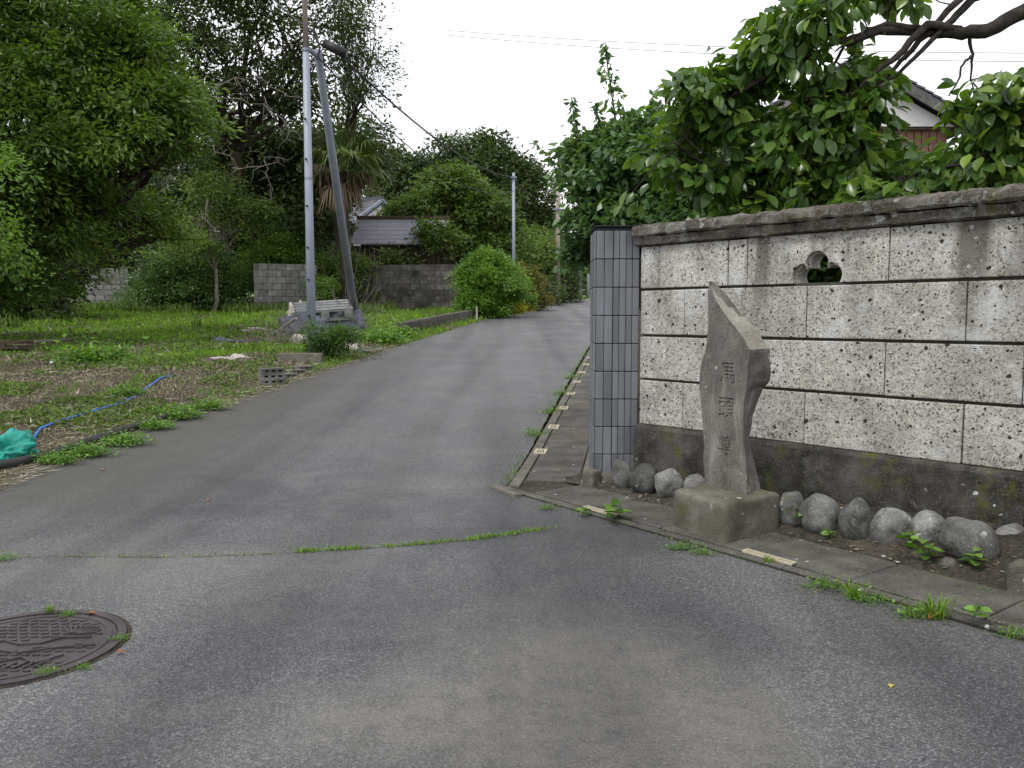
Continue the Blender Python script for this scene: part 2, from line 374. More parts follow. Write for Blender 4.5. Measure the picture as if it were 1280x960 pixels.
# ------------------------------------------------------------------ foliage generators
PADK = 11
def leaf_quads(C, Dn, size, tint, wid=.42, fold=.18, up=.6, rng=R):
    """one folded leaf of two triangles at every point of C, pointing along Dn"""
    n = len(C); Dn = Dn/np.maximum(np.linalg.norm(Dn, axis=1, keepdims=True), 1e-6)
    N = rng.normal(size=(n, 3))*.75; N[:, 2] += up
    S = np.cross(Dn, N); S /= np.maximum(np.linalg.norm(S, axis=1, keepdims=True), 1e-6)
    N2 = np.cross(S, Dn)
    s = np.asarray(size).reshape(-1, 1)*np.ones((n, 1)); 
    a = C; tip = C+Dn*s; mid = C+Dn*s*.48
    l = mid+S*s*wid*.5-N2*s*fold; r = mid-S*s*wid*.5-N2*s*fold
    V = np.stack([a, l, tip, r], axis=1).reshape(-1, 3)
    Fq = np.arange(4*n).reshape(-1, 4)
    return V, Fq, tint
def crown_points(lobes, nc, per, cr, rng, inner=.5, flat=.75, zmin=None):
    lob = np.array([[l[0][0], l[0][1], l[0][2], l[1], (l[2] if len(l) > 2 else 1.0)] for l in lobes])
    p = lob[:, 3]**2*lob[:, 4]**.5; p /= p.sum()
    idx = rng.choice(len(lob), nc, p=p)
    npd = max(4, nc//PADK); ridx = rng.integers(0, npd, nc)
    idx = idx[:npd][ridx]
    d0 = rng.normal(size=(npd, 3)); d0[:, 2] += .15; d0 /= np.linalg.norm(d0, axis=1, keepdims=True)
    rf = (inner+(1-inner)*rng.random(npd)**.6)*(1+.10*rng.normal(size=npd)); padt = rng.random(npd)
    d = d0[ridx]
    rr = lob[idx, 3]*rf[ridx]
    cc = lob[idx, :3]+d*rr[:, None]*np.stack([np.ones(nc), np.ones(nc), lob[idx, 4]], axis=1)
    po = rng.normal(size=(nc, 3))*cr*np.array([2.1, 2.1, .55]); q2 = (po[:, 0]**2+po[:, 1]**2)/(cr*2.1)
    cc = cc+po; cc[:, 2] -= q2*.22
    d = d*.6+po/(cr*3); d /= np.maximum(np.linalg.norm(d, axis=1, keepdims=True), 1e-3)
    ct = .62*padt[ridx]+.38*rng.random(nc)
    ii = np.repeat(np.arange(nc), per)
    off = rng.normal(size=(nc*per, 3))*cr; off[:, 2] *= flat
    C = cc[ii]+off
    cd = d*.6+rng.normal(size=(nc, 3))*np.array([.7, .7, .25]); cd[:, 2] -= .35; cd /= np.linalg.norm(cd, axis=1, keepdims=True)
    Dn = cd[ii]+off/cr*.28+rng.normal(size=(nc*per, 3))*.28
    tint = np.clip(ct[ii]*.6+rng.random(nc*per)*.4, 0, 1)
    return C, Dn, tint, cc
def wob(p, q, k, amt, rng):
    p = np.array(p); q = np.array(q); L_ = np.linalg.norm(q-p)
    pts = [p+(q-p)*i/k for i in range(k+1)]
    for i in range(1, k): pts[i] = pts[i]+rng.normal(size=3)*amt*L_
    return pts
def branches(mb, start, targets, r0, rng, k=5, amt=.05, r1=.3):
    for t in targets:
        pts = wob(start, t, k, amt, rng)
        mb.tube([tuple(x) for x in pts], [r0*(1-(1-r1)*i/k) for i in range(k+1)], 6)
def tree(name, label, cat, base, lobes, leafm, nc, per, cr, ls, group=None, trunk_r=.18, bark='bark', seed=1, inner=.5, twigs=40, split=.45, wid=.45, zmin=None, limbs=True, up=1.1):
    rng = np.random.default_rng(seed)
    t = emp(name, base, label, cat, group)
    C, Dn, tint, cc = crown_points(lobes, nc, per, cr, rng, inner, zmin=zmin)
    size = ls*(.7+.6*rng.random(len(C)))
    V, Fq, ti = leaf_quads(C, Dn, size, tint, wid, rng=rng, up=up)
    np_mesh('crown', V, Fq, M_[leafm] if isinstance(leafm, str) and leafm in M_ else L[leafm], t, ti)
    if limbs:
        top = np.mean([np.array(l[0]) for l in lobes], axis=0)
        b = np.array(base); fork = b+(top-b)*split
        mb = MB(); pts = wob(b-np.array([0, 0, .1]), fork, 6, .02, rng)
        mb.tube([tuple(x) for x in pts], [trunk_r*(1.25-.45*i/6) for i in range(7)], 10); mb.build('trunk', M[bark], t, True)
        for l in lobes:
            mb = MB(); c = np.array(l[0]); mid = fork+(c-fork)*.6
            pts = wob(fork, c, 6, .06, rng)
            mb.tube([tuple(x) for x in pts], [trunk_r*(.62-.08*i) for i in range(7)], 7)
            near = cc[np.argsort(np.linalg.norm(cc-c, axis=1))[:400]]
            if len(near):
                for q in near[rng.choice(len(near), min(twigs, len(near)), replace=False)]:
                    s = pts[int(rng.integers(2, 6))]
                    mb.tube([tuple(x) for x in wob(s, q, 3, .09, rng)], [trunk_r*.16, trunk_r*.11, trunk_r*.07, trunk_r*.03], 4, False)
            mb.build('limb', M[bark], t, True)
    return t
M_ = {}
def lobe(px, py, r, Y, sq=1.0):
    return (tuple(D(px, py, Y)), r*Y/F, sq)

# ------------------------------------------------------------------ ground sheets
YS = [-25, -12, -6, -3, -1, 0]+[i*.25 for i in range(1, 24)]+[6+i*.1 for i in range(21)]+[8.5+i*.5 for i in range(24)]+[21+i for i in range(75)]+[96, 110, 140, 200, 320, 500, 900]
XL = [(5.0, -40), (5.3, -7), (5.6, -4.1), (6.0, -3.80), (6.9, -3.9), (9.0, -3.87), (9.9, -3.6), (13.6, -3.25), (19.4, -2.6), (30.3, -1.17), (40.9, .39), (54.5, 2.6), (61, 3.7)]
XR = [(-6, 8.6), (3.098, 1.973), (3.821, 1.45), (5.907, -.087), (6.25, .0), (8.9, .346), (19.9, 1.88), (30.3, 3.3), (41, 4.85), (54.5, 7.0), (61, 8.0)]
def interp(tab, y):
    if y <= tab[0][0]: return tab[0][1]
    for (a, b), (c, d) in zip(tab, tab[1:]):
        if y <= c: return b+(d-b)*(y-a)/(c-a)
    return tab[-1][1]
def xl(y): return interp(XL, y)
def xr(y): return interp(XR, y)
def sheet(name, ys, fl, fr, nx, dz, mat, bump=None, label=None):
    V = []; Fq = []
    for y in ys:
        a, b = fl(y), fr(y)
        for i in range(nx+1):
            x = a+(b-a)*i/nx
            V.append((x, y, g(y)+dz+(bump(x, y) if bump else 0)))
    for j in range(len(ys)-1):
        for i in range(nx):
            q = j*(nx+1)+i; Fq.append((q, q+1, q+nx+2, q+nx+1))
    o = np_mesh(name, V, Fq, mat, smooth=True); o['kind'] = 'structure'; return o
sheet('ground', YS, lambda y: -400, lambda y: 400, 8, -.06, M['ground'])
def edge(y, s): return .05*noise.noise(Vector((s, y*2.3, 0)))+.03*noise.noise(Vector((s, y*9, 3)))
ry = [y for y in YS if y <= 61]
ryf = sorted(set(ry+[6+i*.25 for i in range(0, 100)]))
# the fine rows lie on the same straight pieces as the coarse ones
g_exact = g
GY = [g_exact(y) for y in YS]
def gl(y):
    i = bisect.bisect_right(YS, y)
    if i <= 0 or i >= len(YS): return g_exact(y)
    a, b = YS[i-1], YS[i]
    return GY[i-1]+(GY[i]-GY[i-1])*(y-a)/(b-a)
g = gl
sheet('road', ryf, lambda y: xl(y)+(edge(y, 1) if y > 5.5 else 0), lambda y: xr(y)+edge(y, 7)*.3, 24, .0, M['asphalt'])
cs = [57.5, 58, 59, 60, 61, 62]
sheet('cross_road', cs, lambda y: -12, lambda y: 60, 6, .012, M['asphalt'])
sheet('field', [y for y in YS if y >= 62 and y <= 140], lambda y: -60, lambda y: 90, 4, -.02, M['field'])
def lotbump(x, y):
    d = min(1, max(0, (xl(y)-x)/1.2))
    return d*(.10*noise.noise(Vector((x*.5, y*.5, 1)))+.06*noise.noise(Vector((x*1.7, y*1.7, 5)))+.09)
ly = sorted(set([5.3, 5.6]+[y for y in YS if 6 <= y <= 60]+[6+i*.25 for i in range(0, 60)]))
lv = []
def sheet_lot():
    V = []; Fq = []; xs = [0]+[.25*1.065**i*1.0 for i in range(0, 1)]
    off = [0.0]; s = .15
    while off[-1] < 60: off.append(off[-1]+s); s *= 1.05
    off = [o for o in off]
    for y in ly:
        for o in off:
            x = xl(y)-o if y >= 6 else -3.80-o
            V.append((x, y, g(y)-.012+lotbump(x, max(y, 6)) if o > 0 else g(y)-.012))
    nx = len(off)
    for j in range(len(ly)-1):
        for i in range(nx-1):
            q = j*nx+i; Fq.append((q, q+nx, q+nx+1, q+1))
    o = np_mesh('lot_ground', V, Fq, M['lot'], smooth=True); o['kind'] = 'structure'
sheet_lot()
def lotz(x, y):
    return g(y)-.012+(lotbump(x, max(y, 6)) if x < xl(y) else 0)
def GL(px, py, dz=0.0):
    """point of the lot surface seen at a pixel"""
    d = ray(px, py); k = 3.0
    while k < 90:
        if CH+k*d[2] < lotz(k*d[0], k*d[1])+dz: break
        k += .02
    return Vector((k*d[0], k*d[1], lotz(k*d[0], k*d[1])+dz))

# ------------------------------------------------------------------ gutter along the wall and along the lane
E1 = Vector((.593, -.805, 0)); E1 /= E1.length; N1 = Vector((.805, .593, 0)); N1 /= N1.length
OA = Vector((-.087, 5.907, 0))
Z = Vector((0, 0, 1))
gut = emp('gutter', (0, 0, 0)); gut['kind'] = 'structure'
mb = MB()
for a, b in ((-.05, 9.0),):
    p = [OA+E1*a, OA+E1*b, OA+E1*b+N1*.62, OA+E1*a+N1*.62]
    mb.add([Vector((q.x, q.y, .006)) for q in p], [(0, 1, 2, 3)])
    p = [OA+E1*(a-.3)-N1*.3, OA+E1*b-N1*.3, OA+E1*b+N1*.62, OA+E1*(a-.3)+N1*.62]
    mb.add([Vector((q.x, q.y, -.004)) for q in p], [(0, 1, 2, 3)])
mb.build('bedding', M['soil'], gut)
rnd = random.Random(3)
k = 0; s = .30
while s < 8.4:
    c = OA+E1*(s+.298)+N1*(.075+.225)
    mb = MB(); mb.box((c.x, c.y, .004), (.590, .44, .035), (E1, N1, Z), .002, rnd)
    mb.build('slab', M['slab'], gut, bevel=.006, seg=1)
    s += .6
s = -.02
while s < 8.4:
    c = OA+E1*(s+.3)+N1*(.033)
    mb = MB(); mb.box((c.x, c.y, .002), (.594, .055, .030), (E1, N1, Z), .002, rnd); mb.build('kerb_stone', M['slab'], gut, bevel=.005, seg=1)
    s += .6
def slot(c, ax, ay, lx, wy, nbar):
    f = MB(); f.box(c, (lx, wy, .008), (ax, ay, Z)); o = f.build('drain_slot', M['dark'], gut)
    b = MB()
    for sgn in (-1, 1):
        b.box(c+ay*sgn*wy*.44+Z*.003, (lx, wy*.13, .012), (ax, ay, Z))
        b.box(c+ax*sgn*(lx/2-.006)+Z*.0035, (.012, wy, .012), (ax, ay, Z))
    for i in range(nbar):
        u = (i+.5)/nbar-.5
        if lx > wy*3: b.box(c+ay*wy*.75*u*1.2+Z*.0025, (lx*.96, wy*.10, .011), (ax, ay, Z))
        else: b.box(c+ax*lx*.85*u+Z*.0025, (lx*.09, wy*.9, .011), (ax, ay, Z))
    b.build('frame', M['pale'], o)
for (p, q) in (((735, 638.5), (769, 651)), ((928, 694), (996, 713))):
    a = G(*p); b = G(*q); c = (a+b)/2; c.z = .024
    slot(c, E1, N1, .30, .045, 2)
# lane side
E2 = Vector((.140, .990, 0)); E2 /= E2.length; N2 = Vector((.990, -.140, 0)); N2 /= N2.length
OB = Vector((-.02, 6.05, 0))
def lane_pt(s, o): 
    p = OB+E2*s+N2*o; return p
def tilt(s):
    y = OB.y+E2.y*s; a = math.atan((g(y+.3)-g(y-.3))/.6)
    return Vector((E2.x*math.cos(a), E2.y*math.cos(a), math.sin(a)))
def lane_box(name, mat, s, ln, o, wd_, top, th, par=gut):
    p = lane_pt(s+ln/2, o+wd_/2); ax = tilt(s+ln/2); az = ax.cross(N2)*-1
    if az.z < 0: az = -az
    c = Vector((p.x, p.y, g(p.y)))+az*(top-th/2)
    mb = MB(); mb.box(c, (ln-.008, wd_, th), (ax, N2, az), .0015, rnd); return mb.build(name, mat, par, bevel=.004, seg=1)
s = .0
while s < 17:
    lane_box('slab', M['slab'], s+.1, .62, .105, .40, .022, .05)
    lane_box('kerb_stone', M['kerb'], s-.1, .62, .012, .08, .026, .05)
    lane_box('kerb_stone', M['kerb'], s+.0, .62, .520, .095, .030, .06)
    s += .62
mb = MB()
a = [lane_pt(x, o) for x in (-.15, ) for o in (0, 1.0)]
vs = []; 
for i in range(0, 40):
    for o in (0.0, .95):
        p = lane_pt(-.15+i*.5, o); vs.append((p.x, p.y, g(p.y)+.004))
mb.add(vs, [(2*i, 2*i+1, 2*i+3, 2*i+2) for i in range(39)]); mb.build('bedding', M['kerb'], gut)
for i in range(9):
    p = lane_pt(0, 0); y = 7.314+1.26*i; x = .236+.143*(y-7.314)
    ax = tilt(y-6.05); az = N2.cross(ax); az = az if az.z > 0 else -az
    c = Vector((x, y, g(y)))+az*.0235
    slot(c+N2*.02, N2, ax, .105, .20, 4)
# light corner stone of the gutter
mb = MB(); a = G(617, 610); b = G(648, 622)
d = (b-a).normalized(); mb.box((a+b)/2+Vector((0, 0, .008)), ((b-a).length, .06, .03), (d, Z.cross(d), Z), .004, rnd); mb.build('corner_stone', M['kerb'], gut, bevel=.006)

# ------------------------------------------------------------------ soil bed between gutter and wall
bed_V = []; nb = 64; nw = 10
def bedz(t, u):
    zb = .074+(.173-.074)*min(max(t, -1), 4)/2.6
    return .018+(zb-.018)*u**.8+.015*noise.noise(Vector((t*6, u*4, 2)))+.008*noise.noise(Vector((t*23, u*14, 4)))
for i in range(nb+1):
    t = -.35+5.2*i/nb
    wp = W0+WD*t+WN*(-.02 if t > 0 else .0)
    # matching point on the gutter's inner edge
    sgm = (wp-OA).dot(E1); gp = OA+E1*sgm+N1*.50
    for j in range(nw+1):
        u = j/nw; p = gp.lerp(wp, u); bed_V.append((p.x, p.y, bedz(t, u)))
bf = [(i*(nw+1)+j, (i+1)*(nw+1)+j, (i+1)*(nw+1)+j+1, i*(nw+1)+j+1) for i in range(nb) for j in range(nw)]
o = np_mesh('soil_bed', bed_V, bf, M['soil'], smooth=True); o['kind'] = 'structure'
def bed_at(p):
    t = (Vector(p)-W0).dot(WD); wp = W0+WD*t; sgm = (wp-OA).dot(E1); gp = OA+E1*sgm+N1*.5
    L_ = (wp-gp).length; u = ((Vector((p[0], p[1], 0))-gp).length/L_) if (Vector((p[0], p[1], 0))-gp).dot(wp-gp) > 0 else 0
    return bedz(t, min(1, u))

# ------------------------------------------------------------------ tuff block wall
wall = emp('stone_wall', W0, 'long pitted tuff block garden wall with dark coping and trefoil opening', 'wall')
AX = (WD, WN, Z)
def wbox(name, t0, t1, z0, z1, n0, n1, mat, bevel=.006, j=.002, seg=2, par=wall):
    c = W0+WD*(t0+t1)/2+WN*(n0+n1)/2+Z*(z0+z1)/2
    mb = MB(); mb.box(c, (t1-t0, abs(n1-n0), z1-z0), AX, j, rnd)
    return mb.build(name, mat, par, bevel=bevel, seg=seg)
TE = 5.2
rows = [(.446, .772), (.790, 1.097), (1.115, 1.437), (1.455, 1.757)]
# measured joints per row (metres along the wall)
J = [[0, .402, 1.35, 2.286, 3.22, 4.16, TE], [0, .91, 1.849, 2.567, 3.50, 4.44, TE], [0, .402, 1.344, 2.279, 3.22, 4.16, TE], [0, .762, .912, 1.85, 2.79, 3.73, 4.66, TE]]
def block_with_opening(t0, t1, z0, z1):
    # trefoil: lobes left, top and right, cut off flat at the bottom joint
    cx, cz = 1.405, 1.455
    def outline(sc):
        pts = []
        r = .062*sc; off = .088
        for (ox, oz, a0, a1) in ((off, .045, -40, 100), (0, .118, -25, 205), (-off, .045, 80, 220)):
            for i in range(11):
                a = math.radians(a0+(a1-a0)*i/10); q = (cx+ox+math.cos(a)*r, cz+oz+math.sin(a)*r)
                if q[1] > z0+.002: pts.append(q)
        pts = [(pts[0][0], z0)]+pts+[(pts[-1][0], z0)]
        return pts
    bm = bmesh.new()
    def P(t, z, n):
        v = W0+WD*t+WN*n+Z*z-Vector(W0); return bm.verts.new(v)
    def plate(nf, nb_, sc):
        o = outline(sc)
        ring = [(t1, z0), (t1, z1), (t0, z1), (t0, z0)]
        poly = o[::-1]+[]    # left -> right along the opening
        full = [(t0, z0)]+poly+[(t1, z0), (t1, z1), (t0, z1)]
        f = [P(t, z, nf) for t, z in full]; b = [P(t, z, nb_) for t, z in full]
        n = len(f)
        tris = tessellate_polygon([[Vector((t, z, 0)) for t, z in full]])
        for tr in tris: bm.faces.new([f[i] for i in tr]); bm.faces.new([b[i] for i in reversed(tr)])
        for i in range(n): bm.faces.new((f[i], b[i], b[(i+1) % n], f[(i+1) % n]))
    plate(0, -.032, 1.25); plate(-.0325, -.15, 1.0)
    bmesh.ops.recalc_face_normals(bm, faces=bm.faces)
    me = bpy.data.meshes.new('block'); bm.to_mesh(me); bm.free(); me.materials.append(M['tuff'])
    return link('block', me, wall)
for r_, (z0, z1) in enumerate(rows):
    js = J[r_]
    for a, b in zip(js, js[1:]):
        a2, b2 = a+(.003 if a > 0 else 0), b-.003
        if r_ == 3 and abs(a-.912) < .01: block_with_opening(a2, b2, z0, z1); continue
        dn = rnd.uniform(-.003, .003)
        wbox('block', a2, b2, z0, z1, -.15, dn, M['tuff'], .007, .0015)
mb = MB()
for (z0, z1) in ((.43, .787), (.70, 1.112), (1.05, 1.452)):
    pass
mb = MB()
for z0, z1 in zip([r[1] for r in rows[:3]], [r[0] for r in rows[1:]]):
    mb.box(W0+WD*(TE/2)+WN*(-.088)+Z*(z0+z1)/2, (TE-.02, .12, z1-z0+.002), AX)
for r_, (z0, z1) in enumerate(rows):
    for t in J[r_][1:-1]: mb.box(W0+WD*t+WN*(-.079)+Z*(z0+z1)/2, (.009, .13, z1-z0-.004), AX)
mb.build('mortar', M['mortar'], wall)
# plinth
s = -.0
for a, b in ((0.0, 2.62), (2.625, TE)):
    c = MB(); nn = 24; pr = [(-.17, -.05), (.062, -.05), (.056, .34), (.050, .418), (.036, .436), (-.0, .443), (-.17, .443)]
    V = []; 
    for i in range(nn+1):
        t = a+(b-a)*i/nn
        for q, (n_, z_) in enumerate(pr):
            w = .006*noise.noise(Vector((t*7, z_*9, 3)))
            V.append(W0+WD*t+WN*(n_+(w if 0 < q < 6 else 0))+Z*(z_+(w*.6 if q in (3, 4) else 0)))
    m_ = len(pr); Fq = [(i*m_+q, (i+1)*m_+q, (i+1)*m_+(q+1) % m_, i*m_+(q+1) % m_) for i in range(nn) for q in range(m_)]
    c.add(V, [f[::-1] for f in Fq]+[tuple(range(m_)), tuple(nn*m_+q for q in range(m_-1, -1, -1))]); c.build('plinth', M['plinth'], wall)
# coping: moulded lower course and rough slab course
def strip_rough(name, a, b, prof, mat, amp, seedz, nn=20):
    c = MB(); V = []; m_ = len(prof)
    for i in range(nn+1):
        t = a+(b-a)*i/nn
        for q, (n_, z_) in enumerate(prof):
            w = amp*noise.noise(Vector((t*11, z_*17+n_*13, seedz)))+amp*.5*noise.noise(Vector((t*37, z_*40, seedz+n_)))
            V.append(W0+WD*t+WN*(n_+w)+Z*(z_+w))
    Fq = [(i*m_+q, i*m_+(q+1) % m_, (i+1)*m_+(q+1) % m_, (i+1)*m_+q) for i in range(nn) for q in range(m_)]
    c.add(V, Fq+[tuple(range(m_-1, -1, -1)), tuple(nn*m_+q for q in range(m_))]); return c.build(name, mat, wall)
tt = [-.03, .90, 1.86, 2.80, 3.75, 4.7, TE]
for a, b in zip(tt, tt[1:]):
    strip_rough('moulding', a+.002, b-.002, [(-.175, 1.762), (.012, 1.762), (.038, 1.772), (.042, 1.80), (.050, 1.826), (-.19, 1.826)], M['coping'], .008, 3, 60)
tt = [-.035, .72, 1.52, 2.36, 3.3, 4.2, TE]
for a, b in zip(tt, tt[1:]):
    strip_rough('coping_slab', a+.002, b-.002, [(-.20, 1.832), (.062, 1.832), (.074, 1.845), (.076, 1.885), (.066, 1.905), (.02, 1.918), (-.17, 1.918), (-.20, 1.9)], M['coping'], .013, 9, 60)

# ------------------------------------------------------------------ tiled gate pillar
px0, px1, py0, py1, pt = .632, .955, 6.262, 6.60, 1.885
pil = emp('gate_pillar', (.79, 6.43, 0), 'slate blue gate pillar clad in upright ribbed tiles at the end of the stone wall', 'pillar')
mb = MB(); mb.box(((px0+px1)/2, (py0+py1)/2, (pt-.05)/2+.02), (px1-px0-.002, py1-py0, pt+.05)); mb.build('core', M['grout'], pil)
cw = [40, 43, 32, 33, 32, 35]; tot = sum(cw); xs = [px0+(px1-px0)*sum(cw[:i])/tot for i in range(7)]
rows_t = [(pt-.2108*(i+1), pt-.2108*i) for i in range(9)]
for (z0, z1) in rows_t:
    for i in range(6):
        gapl = .004 if i == 2 else .0015
        x0, x1 = xs[i]+gapl, xs[i+1]-.0015
        mb = MB(); mb.box(((x0+x1)/2, py0-.006, (z0+z1)/2+.001), (x1-x0, .016+rnd.uniform(0, .003), z1-z0-.006), None, .0006, rnd)
        mb.build('tile', M['tile'], pil, bevel=.003, seg=1)
    for i in range(5):
        y0 = py0+(py1-py0)*i/5; y1 = py0+(py1-py0)*(i+1)/5
        mb = MB(); mb.box((px0-.006, (y0+y1)/2+.002, (z0+z1)/2+.001), (.014, y1-y0-.003, z1-z0-.006)); mb.build('tile', M['tile'], pil, bevel=.003, seg=1)
mb = MB(); mb.box(((px0+px1)/2-.004, (py0+py1)/2-.004, pt+.012+.022), (px1-px0+.012, py1-py0+.016, .012)); mb.build('cap', M['grout'], pil)

# ------------------------------------------------------------------ stele on its pedestal
a3 = Vector((.506, -.863, 0)); a3 /= a3.length; n3 = Vector((.863, .506, 0)); n3 /= n3.length
B0 = Vector((1.147, 4.392, 0))
ped = emp('stone_pedestal', (1.27, 4.72, 0), 'squat mossy stone block under the inscribed standing stone', 'pedestal')
la, lb_ = .445, .50
dA = (Vector((.941, 4.784, 0))-B0).normalized(); dB = (Vector((1.581, 4.713, 0))-B0).normalized()
def rough_box(org, da, db, la, lb, h, rr, seed, nn=14):
    bm = bmesh.new(); bmesh.ops.create_cube(bm, size=1)
    bmesh.ops.subdivide_edges(bm, edges=bm.edges[:], cuts=nn, use_grid_fill=True)
    for v in bm.verts:
        p = v.co.copy(); s_ = Vector((la, lb, h)); q = Vector((p.x*s_.x, p.y*s_.y, p.z*s_.z))
        inn = Vector((max(-la/2+rr, min(la/2-rr, q.x)), max(-lb/2+rr, min(lb/2-rr, q.y)), min(h/2-rr, q.z)))
        dd = q-inn
        if dd.length > 1e-6 and dd.length > rr: q = inn+dd.normalized()*rr
        nse = Vector((noise.noise(q*9+Vector((seed, 0, 0))), noise.noise(q*9+Vector((0, seed, 0))), noise.noise(q*9+Vector((0, 0, seed)))))*.007
        n2_ = Vector((noise.noise(q*35+Vector((seed, 0, 0))), noise.noise(q*35+Vector((0, seed, 0))), noise.noise(q*35+Vector((0, 0, seed)))))*.002
        q += nse+n2_
        v.co = org+da*(q.x+la/2)+db*(q.y+lb/2)+Z*(q.z+h/2)
    return bm
bm = rough_box(B0-Vector((0, 0, .03)), dA, dB, la, lb_, .272, .028, 4)
bmesh.ops.recalc_face_normals(bm, faces=bm.faces)
off = parent_loc(ped)
for v in bm.verts: v.co -= off
me = bpy.data.meshes.new('pedestal_block'); bm.to_mesh(me); bm.free(); me.materials.append(M['base'])
for p in me.polygons: p.use_smooth = True
link('pedestal_block', me, ped)
SP0 = Vector((1.318, 4.64, 0))
def on_plane(px, py, P0, N):
    d = Vector(ray(px, py)); o = Vector((0, 0, CH)); k = (P0-o).dot(N)/d.dot(N); return o+d*k
prof = [(624, 881, 934, 951), (607, 881, 934, 950), (585, 879, 933, 945), (560, 880, 931, 938), (545, 879, 929, 937), (520, 877, 929, 941), (500, 876, 930, 948),
        (486, 874, 932, 953), (478, 874, 933, 962), (465, 875, 934, 964), (455, 877, 935, 963), (437, 882, 938, 962), (425, 884, 932, 954), (410, 885, 920, 944), (395, 885, 908, 928), (380, 885, 898, 917), (368, 885, 891, 908), (358, 885.5, 888, 898), (352, 886.5, 888, 892)]
def pr_at(y):
    for a, b in zip(prof, prof[1:]):
        if b[0] <= y <= a[0]:
            f = (y-a[0])/(b[0]-a[0]); return [a[i]+(b[i]-a[i])*f for i in (1, 2, 3)]
rings = []; yy = 624.0
ylist = []
while yy > 352: ylist.append(yy); yy -= 4
ylist.append(352)
mseg = 5
V = []
for y in ylist:
    fl, fr, rr_ = pr_at(y)
    FL = on_plane(fl, y, SP0, n3); FR = on_plane(fr, y, SP0, n3)
    z = FL.z*.5+FR.z*.5
    th = .19 if y > 437 else .19-.165*((437-y)/85)**.9
    RR = on_plane(rr_, y, SP0+n3*th, n3)
    FLz, FRz = Vector((FL.x, FL.y, z)), Vector((FR.x, FR.y, z))
    RRz = Vector((RR.x, RR.y, RR.z)); BL = FLz+n3*(th-.02)+a3*min(.02, (FRz-FLz).length*.4); BL.z = RR.z
    cor = [FLz, FRz, RRz, BL]
    for c in range(4):
        A, B = cor[c], cor[(c+1) % 4]
        for s_ in range(mseg):
            p = A.lerp(B, s_/mseg)
            if c == 0 and s_ > 0: w = .0008
            elif s_ == 0: w = .004
            else: w = .010
            q = p*14
            p = p+Vector((noise.noise(q), noise.noise(q+Vector((9, 0, 0))), noise.noise(q+Vector((0, 9, 0)))*.4))*w
            if c == 1 and s_ > 0: p += (a3)*(-.012*math.sin(math.pi*s_/mseg))
            V.append(p)
m_ = 4*mseg
Fq = [(i*m_+q, i*m_+(q+1) % m_, (i+1)*m_+(q+1) % m_, (i+1)*m_+q) for i in range(len(ylist)-1) for q in range(m_)]
Fq += [tuple(range(m_-1, -1, -1)), tuple((len(ylist)-1)*m_+q for q in range(m_))]
mb = MB(); mb.add(V, Fq)
st = mb.build('standing_stone', M['stele'])
me = st.data
bm = bmesh.new(); bm.from_mesh(me); bmesh.ops.recalc_face_normals(bm, faces=bm.faces); bm.to_mesh(me); bm.free()
me.materials.append(M['stele_top'])
for p in me.polygons:
    if p.center.z > 1.06 and p.normal.dot(-n3) < .55 and p.normal.z > .2: p.material_index = 1
# carved characters
cut_m = bmesh.new()
for ch, cx_, cy_, sz in (('馬', 909, 466, .135), ('頭', 907.5, 509.5, .135), ('尊', 905.5, 556, .125)):
    cu = bpy.data.curves.new('glyph', 'FONT'); cu.body = ch; cu.size = sz; cu.extrude = .012; cu.align_x = 'CENTER'
    ob = bpy.data.objects.new('glyph', cu); COL.objects.link(ob)
    bpy.context.view_layer.update()
    gm = bpy.data.meshes.new_from_object(ob.evaluated_get(bpy.context.evaluated_depsgraph_get()))
    xs_ = [v.co.x for v in gm.vertices]; ys_ = [v.co.y for v in gm.vertices]
    mxx, mxy = (min(xs_)+max(xs_))/2, (min(ys_)+max(ys_))/2
    P = on_plane(cx_, cy_, SP0, n3)
    mat = Matrix(((a3.x, 0, -n3.x, P.x), (a3.y, 0, -n3.y, P.y), (0, 1, 0, P.z), (0, 0, 0, 1)))
    gm.transform(mat @ Matrix.Translation((-mxx, -mxy, 0)) @ Matrix.Identity(4))
    cut_m.from_mesh(gm)
    bpy.data.objects.remove(ob); bpy.data.curves.remove(cu); bpy.data.meshes.remove(gm)
bmesh.ops.remove_doubles(cut_m, verts=cut_m.verts, dist=.00005)
cm = bpy.data.meshes.new('cutter'); cut_m.to_mesh(cm); cut_m.free()
co = bpy.data.objects.new('cutter', cm); COL.objects.link(co)
md = st.modifiers.new('b', 'BOOLEAN'); md.object = co; md.operation = 'DIFFERENCE'; md.solver = 'EXACT'; md.use_self = True
bpy.context.view_layer.update()
nm = bpy.data.meshes.new_from_object(st.evaluated_get(bpy.context.evaluated_depsgraph_get()))
st.modifiers.clear()
print('stele', len(me.vertices), '->', len(nm.vertices))
if len(nm.vertices) > len(me.vertices)*.9: st.data = nm
bpy.data.objects.remove(co); bpy.data.meshes.remove(cm)
tag(st, 'tall weathered standing stone with a slanted broken top and three carved characters', 'stone monument')

